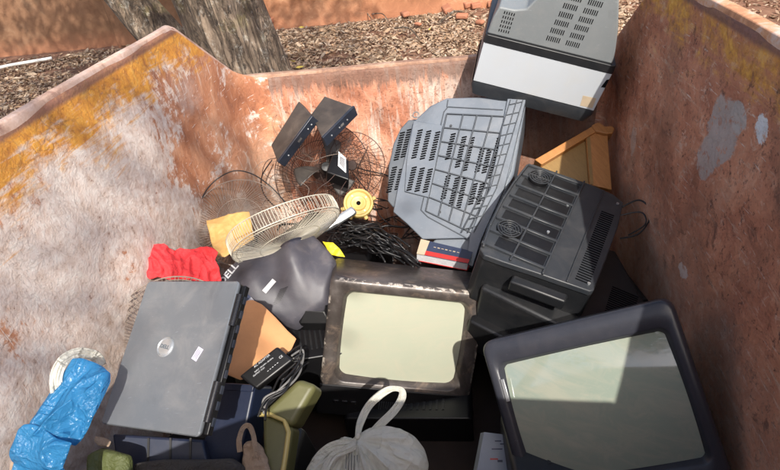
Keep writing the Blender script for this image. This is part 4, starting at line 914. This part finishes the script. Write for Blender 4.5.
# ---- cardboard, adapters, navy and olive boxes
o,_=sheet('cardboard_piece','cardboard','orange cardboard piece beside the laptop hinge','cardboard',[(245,300),(252,299),(262,304),(276,318),(288,331),(296,338),(291,349),(283,357),(262,374),(240,380),(226,374),(228,352),(233,322)],pt(262,335,z=.63),basis((-.05,.5,.86)),(240,340),(290,340),lambda x,y:.006*nz(x*12,y*12,3)-.25*x*x+.1*x*y,.004,.003,0)
o,_=sheet('paper_scrap','paper_white','small white paper scrap tucked above the orange cardboard','paper',[(243,291),(250,296),(254,300),(246,306),(241,316),(238,300)],pt(246,300,z=.645),basis((-.1,.4,.9)),(240,300),(254,300),clh(4,20,.004,40,.002),.002,.002,0,40,8)
o,_=sheet('paper_scrap','book_blue','little blue card corner beside the laptop hinge','card',[(246,293),(251,297),(246,302),(243,298)],pt(246,298,z=.66),basis((-.1,.4,.9)),(240,300),(254,300),lambda x,y:0,.002,.001,0,20,4)
t,fr=adapter('power_adapter',[(239,376),(277,346),(293,360),(256,389)],pt(264,368,z=.70),basis((-.1,.45,.88)),.030,'flat black laptop power brick with pale printed text beside the cardboard')
xr=(fr.l(285,346)-fr.l(247,376)).normalized(); RA=cols(V((xr.x,xr.y,0)).normalized(),V((-xr.y,xr.x,0)).normalized(),V((0,0,1)))
for body,(u,v),sz in (('AC ADAPTER',(262,361),.0085),('INPUT 100-240V~ 50-60Hz',(264,365),.0052),('OUTPUT 19.5V',(259,372),.0056),('CE',(281,357),.009)):
    p=fr.l(u,v); text(t,body,sz,RA,(p.x,p.y,.0006),'ink_white','printed_text',.0002)
q=MB()
for k in range(5): p=fr.l(268+k*2.4,371-k*2.0); q.box((p.x,p.y,.0004),(.004,.0012,.0004),0,RA)
q.build('label_print','ink_white',t)
# cables spilling from the brick
rn=random.Random(12)
for k in range(6):
    wire([(290+rn.gauss(0,2),354+2*k),(300+rn.gauss(0,3),346+4*k),(297+rn.gauss(0,4),362+3*k),(282+rn.gauss(0,4),377+3*k),(268+rn.gauss(0,4),392+2*k),(262+rn.gauss(0,3),405+3*k)],[.67+rn.gauss(0,.01) for _ in range(6)],.0030,'cable_grey' if k in(1,3) else 'cable','loose lead looping out of the flat power brick over the olive tin',group='loose leads below the power brick')
frn=FR(pt(228,412,z=.60),basis((-.25,.25,.93)),(200,420),(250,420)); t=fthing('plastic_box','dark navy blue plastic box standing beside the laptop below the power brick','box',frn)
Nn=lambda pts,z=0:[(p.x,p.y,z) for p in frn.L(pts)]
q=MB(); q.hexa(Nn([(222,384),(255,386),(238,470),(196,462)]),(0,0,-.11)); q.build('box_body','navy',t,bevel=.008,seg=4)
q=MB(); q.hexa(Nn([(224,383),(254.5,385),(253,392),(222.5,390)],.003),(0,0,-.05)); q.build('box_lid','navy',t,bevel=.002)
frn2=FR(pt(180,452,z=.56),basis((.0,.35,.93)),(150,455),(210,455)); t=fthing('plastic_box','low dark blue grey box in shadow under the laptop','box',frn2)
Nn=lambda pts,z=0:[(p.x,p.y,z) for p in frn2.L(pts)]
q=MB(); q.hexa(Nn([(112,434),(203,440),(212,480),(118,480)]),(0,0,-.12)); q.build('box_body','navy',t,bevel=.006)
q=MB()
for u in (148,170,190): q.hexa(Nn([(u,438),(u+2,438),(u+1,478),(u-1,478)],.004),(0,0,-.006))
q.build('ridge','black',t)
fro=FR(pt(288,418,z=.62),basis((-.1,.40,.91)),(262,430),(312,395)); t=fthing('olive_tin','olive green rounded tin with a yellowed edge beside the navy box','tin',fro)
Nn=lambda pts,z=0:[(p.x,p.y,z) for p in fro.L(pts)]
q=MB(); q.hexa(Nn([(298,378),(317,385),(292,428),(262,412)],.0),(0,0,-.10)); q.build('tin_body','olive',t,bevel=.016,seg=5)
q=MB(); q.hexa(Nn([(261,412),(292,427),(284,480),(262,480)],-.012),(0,0,-.08)); q.build('tin_front','olive',t,bevel=.010,seg=4)
q=MB(); q.tube([V(p) for p in Nn([(258,414),(270,414),(284,420),(288,432),(285,455),(280,485)],-.006)],.0065,8); q.build('tin_edge','olive_edge',t)
# ---- beige bag with loop strap, grey fabric, green scrap
def ribbon(px,z,wdt,mat,name,parent=None,label=None,cat=None,th=.0008,tw=0.0,nrm=None,wv=None):
    P=[pt(u,v,z=z[i]) for i,(u,v) in enumerate(px)]; o_=P[0].copy(); S2=spline(P,10); q=MB(); L2=len(S2); vs=[]
    for i,p in enumerate(S2):
        d=(S2[min(L2-1,i+1)]-S2[max(0,i-1)]).normalized(); n=nrm or (CAM-p).normalized(); s=d.cross(n).normalized(); s=(s*math.cos(tw)+n*math.sin(tw))
        w_=(wv(i/(L2-1)) if wv else 1)*wdt
        for k in range(15): a=(k/14-.5); vs.append(p-o_+s*a*w_+n*(.10*w_*math.cos(a*math.pi)+.16*w_*nz(a*5,i*.05,3)*2+.09*w_*math.sin(a*31+2*nz(i*.08,1))))
    q.add(vs,[(i*15+k,i*15+k+1,(i+1)*15+k+1,(i+1)*15+k) for i in range(L2-1) for k in range(14)])
    o=q.build(name,mat,None,angle=180,solid=th); o.location=o_
    if parent: 
        bpy.context.view_layer.update(); o.parent=parent; o.matrix_parent_inverse=parent.matrix_world.inverted()
    if label: tag(o,label,cat)
    return o
bpy.context.view_layer.update()
t=thing('fabric_bag','small beige fabric bag with an open loop strap at the bottom of the pile','bag',pt(252,455,z=.60))
o,frx=sheet('bag_body','beige_fab','x','x',[(243,442),(252,440),(258,446),(264,460),(268,475),(262,490),(240,490),(238,470)],pt(252,458,z=.59),basis((-.2,.3,.93)),(240,460),(265,460),clh(7,22,.012,60,.004),.03,.012,1,60,16)
del o['label'];del o['category']; bpy.context.view_layer.update(); o.parent=t; o.matrix_parent_inverse=t.matrix_world.inverted()
ribbon([(240,452),(239,440),(243,428),(249,426),(253,434),(255,446),(256,458)],[.60,.62,.63,.63,.63,.62,.60],.012,'beige_fab','strap',t)
o,_=sheet('grey_fabric','dark_fab','dark grey crumpled fabric along the bottom edge of the photo','fabric',[(132,463),(160,459),(200,459),(232,458),(244,466),(246,490),(120,495)],pt(190,468,z=.60),basis((0,.4,.9)),(140,470),(240,470),clh(9,15,.012,40,.005),.03)
o,_=sheet('green_sack','green_fab','dull green plastic sack corner below the laptop','sack',[(84,455),(98,447),(112,450),(128,455),(130,470),(126,490),(84,490)],pt(106,465,z=.66),basis((0,.4,.9)),(84,470),(130,470),clh(3,18,.016,40,.007),.03)
o,_=sheet('brown_scrap','beige_fab','small reddish brown scrap in the gap beside the blue bag','scrap',[(94,436),(102,437),(110,441),(108,447),(98,446),(93,441)],pt(101,441,z=.68),basis((0,.4,.9)),(94,441),(110,441),clh(6,30,.004,60,.003),.012,.006,1,40,8)
# ---- blue bag, its pale neighbour
def bagh(sd,amp,fx,fy,dome,rx,ry):
    def h(x,y):
        d=max(0,1-(x/rx)**2-(y/ry)**2)
        r=nz(x*fx,y*fy,sd); r2=nz(x*fx*2.2+r,y*fy*2.0,sd+3); r3=nz(x*fx*4+r2*2,y*fy*4,sd+7)
        return dome*math.sqrt(d)+amp*(.5-abs(r)*2.2)+amp*.55*(.5-abs(r2)*2)+amp*.3*r3
    return h
P_=pt(70,412,x=-.87); nB=basis((.1,.35,.93))
o,_=sheet('plastic_bag','blue_film','bright blue thin plastic bag stuffed long and knotted, left of the laptop','bag',[(77,360),(88,360),(99,364),(109,369),(116,375),(115,384),(111,396),(103,412),(95,428),(86,440),(79,446),(60,440),(44,436),(38,424),(44,415),(51,402),(58,390),(68,375)],P_,nB,(45,440),(100,365),bagh(3,.016,4.5,14,.050,.19,.085),.012,.02,1,190,60)
o,_=sheet('plastic_bag','blue_film','loose lower fold of blue plastic film at the bottom left corner','bag',[(24,430),(30,425),(38,424),(50,428),(62,438),(80,443),(74,455),(68,466),(64,500),(0,505),(8,470),(14,450)],P_+nB*.03+CD*.02,nB,(20,450),(70,450),bagh(8,.018,8,8,.04,.15,.10),.012,.015,1,170,50)
ZH=[pt(u,v,x=-.885).z for u,v in ((101,366),(96,357),(84,353),(72,355),(61,364),(56,378),(57,392),(60,402))]
ribbon([(101,366),(96,357),(84,353),(72,355),(61,364),(56,378),(57,392),(60,402)],ZH,.024,'white_film','plastic_bag',None,'white plastic bag handle looping over the top of the blue bag','bag',.001)
o,_=sheet('beige_sack','beige_fab','pale beige sack edge between the blue bag and the left wall','sack',[(41,414),(48,412),(44,424),(30,440),(14,470),(6,500),(-20,500),(0,466),(18,440)],P_-nB*.03,nB,(0,470),(44,415),clh(4,18,.01,50,.004),.03)
# ---- white knotted bag
tb=thing('plastic_bag','white translucent plastic carrier bag tied in a knot, bottom centre','bag',pt(370,455,z=.5))
Pb=pt(375,462,z=.50); nb=basis((0,.45,.89))
frk=FR(Pb,nb,(340,460),(420,460)); kn=frk.l(357,441)
def wbag(cx,cy,rx,ry,dome,sd):
    def h(x,y):
        d=max(0,1-((x-cx)/rx)**2-((y-cy)/ry)**2); a=math.atan2(y-kn.y,x-kn.x); r=math.hypot(x-kn.x,y-kn.y)
        f=(nz(a*4.5,r*5,sd)*1.0+.5*nz(a*11,r*9,sd+5))*min(1,r*22)*math.exp(-r*5)
        return dome*math.sqrt(d)+.030*f+.006*nz(x*30,y*30,sd)+.010*(.4-abs(nz(x*14,y*14,sd+2)))
    return h
def addbag(px,h,mat='white_film',th=.015,e=.02,nm='bag_body'):
    q=MB(); patch(q,[(p.x,p.y,0) for p in frk.L(px)],h,th,150,44,0,1,e); o=q.build(nm,mat,None,angle=180); mm=frk.R.to_4x4(); mm.translation=frk.P; o.matrix_world=mm
    bpy.context.view_layer.update(); o.parent=tb; o.matrix_parent_inverse=tb.matrix_world.inverted(); return o
c1=frk.l(388,466); c2=frk.l(335,470)
addbag([(351,440),(357,434),(368,429),(384,427),(400,430),(414,438),(424,450),(428,466),(424,490),(400,500),(350,500),(338,480),(343,455)],wbag(c1.x,c1.y,.115,.10,.075,3))
addbag([(352,438),(345,437),(336,444),(325,450),(314,460),(306,474),(304,500),(350,505),(356,470),(357,447)],wbag(c2.x,c2.y,.09,.09,.045,6))
addbag([(362,448),(385,440),(408,450),(416,470),(410,500),(356,500),(352,470)],lambda x,y:.02,'contents',.05,.02,'contents')
q=MB(); q.tube([V((0,0,-.01)),V((.003,.005,.008)),V((.006,.012,.014))],lambda u:.008*(1-.3*u),12); o=q.build('knot','white_film',None,sub=1); mm=frk.R.to_4x4(); mm.translation=frk.P+frk.R@V((kn.x,kn.y,.035)); o.matrix_world=mm; bpy.context.view_layer.update(); o.parent=tb; o.matrix_parent_inverse=tb.matrix_world.inverted()
ribbon([(357,442),(360,424),(368,407),(380,395),(391,389),(401,390),(402,398),(394,411),(381,424),(368,438),(360,446)],[.53,.54,.55,.56,.565,.565,.56,.555,.55,.54,.53],.021,'white_film','handle',tb,wv=lambda u:1-.35*math.exp(-((u-.45)/.08)**2)-.5*math.exp(-(u/.08)**2)-.5*math.exp(-((1-u)/.08)**2))
ribbon([(356,444),(344,444),(330,448),(319,458),(312,472)],[.56,.57,.57,.56,.54],.024,'white_film','handle',tb)
ribbon([(356,445),(346,450),(334,456),(326,468),(322,480)],[.565,.58,.58,.57,.55],.02,'white_film','handle',tb)
q=MB()
for k in range(7):
    a=frk.l(348+k*2.6,455+k*.5); q.box((a.x,a.y-.02,.062-.0015*k),(.0016,.034+.006*(k%3),.0006))
o=q.build('bag_print','ink',None); mm=frk.R.to_4x4(); mm.translation=frk.P; o.matrix_world=mm; bpy.context.view_layer.update(); o.parent=tb; o.matrix_parent_inverse=tb.matrix_world.inverted()
# ---- printed carton at the bottom, right of centre
frc=FR(pt(500,455,z=.34),basis((-.05,.35,.93)),(480,455),(520,455)); t=fthing('printed_carton','pale blue white printed carton in shadow left of the big television','carton',frc)
c=[(p.x,p.y,0) for p in frc.L([(484,432),(516,436),(528,485),(474,485)])]
q=MB(); q.hexa(c,(0,0,-.10)); q.build('carton_body','carton',t,bevel=.002)
q=MB()
for (u,v,w_,h_) in ((498,441,.018,.003),(504,444,.022,.003),(497,449,.03,.003),(500,461,.014,.006),(512,461,.012,.004)):
    p=frc.l(u,v); q.box((p.x,p.y,.0008),(w_,h_,.0008))
q.build('carton_print','book_blue',t)
q=MB(); p=frc.l(494,459); q.box((p.x,p.y,.0009),(.022,.004,.0008)); q.build('carton_print','book_red',t)
# ---- cables and dark filling
rn=random.Random(77)
for k in range(46):
    u0=rn.uniform(325,352); v0=rn.uniform(222,248); sg=rn.uniform(.55,1); pts=[]; zz=[]
    for i in range(6):
        s=i/5; pts.append((u0+s*sg*72+rn.gauss(0,3),v0+s*sg*24-8*math.sin(s*3)+rn.gauss(0,3))); zz.append(.53-.02*s+.05*math.sin(s*3)*rn.random()+rn.gauss(0,.012))
    wire(pts,zz,rn.choice((.0022,.003,.0042)),'cable','black cable in the dense bundle behind the centre television',group='black cables bundled behind the centre television',n=7)
q=MB()
for k in range(260):
    x=rn.uniform(-.97,.50); y=rn.uniform(.45,2.3); z=rn.uniform(.30,.47)
    if (-.62<x<.12 and .60<y<1.95) or (x>-.1 and y<1.6): continue
    if x<-.75: z-=.0
    P=[V((x,y,z))]
    for i in range(5): P.append(P[-1]+V((rn.gauss(0,.06),rn.gauss(0,.06),rn.gauss(0,.02))))
    P=[V((max(-.94,min(.56,p.x)),max(.4,min(2.32,p.y)),max(.14,min(.50,p.z)))) for p in P]
    q.tube(spline(P,6),rn.choice((.0025,.0035,.005)),5)
tag(q.build('cable_tangle','cable',None,angle=180),'dark tangle of wires and leads deep between the discarded sets','cables',kind='stuff')
def junk(x,y,z,sx,sy,sz,rot,label,mat='black',cat='casing',nm='plastic_casing'):
    t=thing(nm,label,cat,(x,y,z),Matrix.Rotation(rot[2],3,'Z')@Matrix.Rotation(rot[0],3,'X')@Matrix.Rotation(rot[1],3,'Y'))
    q=MB(); q.loft([rrect(sx/2,sz/2,.02,-sy/2),rrect(sx/2,sz/2,.02,0),rrect(sx*.36,sz*.4,.02,sy/2)]); q.build('housing',mat,t,bevel=.004)
    q=MB()
    for k in range(12): q.box(((k-5.5)*sx*.05,-sy*.25,sz/2),(sx*.018,sy*.3,.004))
    q.build('grille','dark_side',t)
junk(-.68,1.50,.28,.36,.38,.30,(.1,.1,.3),'black plastic casing buried under the shell and cardboard')
junk(-.70,.86,.32,.50,.40,.30,(.1,-.1,-.3),'black plastic casing buried beneath the laptop')
junk(-.20,.72,.30,.42,.36,.22,(-.1,.1,.1),'black plastic casing in the dark below the white bag')
junk(-.62,1.98,.28,.50,.42,.34,(.3,0,-.4),'black plastic casing under the fan guards by the far wall')
junk(.30,1.75,.25,.5,.5,.36,(0,0,.2),'dark casing carrying the charcoal television','dark_side')
junk(-.05,1.85,.26,.42,.42,.34,(.1,0,.4),'dark casing below the book and cable bundle')
junk(.28,1.10,.24,.44,.42,.36,(0,0,.1),'dark casing carrying the big leaning television','dark_side')
junk(-.85,1.30,.38,.26,.42,.42,(0,.1,.0),'black plastic casing between left wall and laptop')
junk(-.24,1.42,.10,.44,.36,.20,(0,0,.0),'flat dark casing under the centre television')

# thin brown wires and stems tangled round the set top boxes and the hub
rn=random.Random(5)
for k in range(26):
    u=rn.gauss(318,26); v=rn.gauss(176,20); a=rn.uniform(0,6.28); px=[]; zs=[]; z=rn.uniform(.62,.74)
    for i in range(6):
        px.append((u,v)); zs.append(z-.002*(v-170)); a+=rn.gauss(0,.55); u+=math.cos(a)*11; v+=math.sin(a)*9
    wire(px,zs,rn.choice((.0009,.0013,.0017)),'wire_dark' if k%3 else 'wire_grey','thin brown wire curling in the tangle around the two set top boxes',group='thin brown wires tangled round the set top boxes',name='wire',cat='wire')
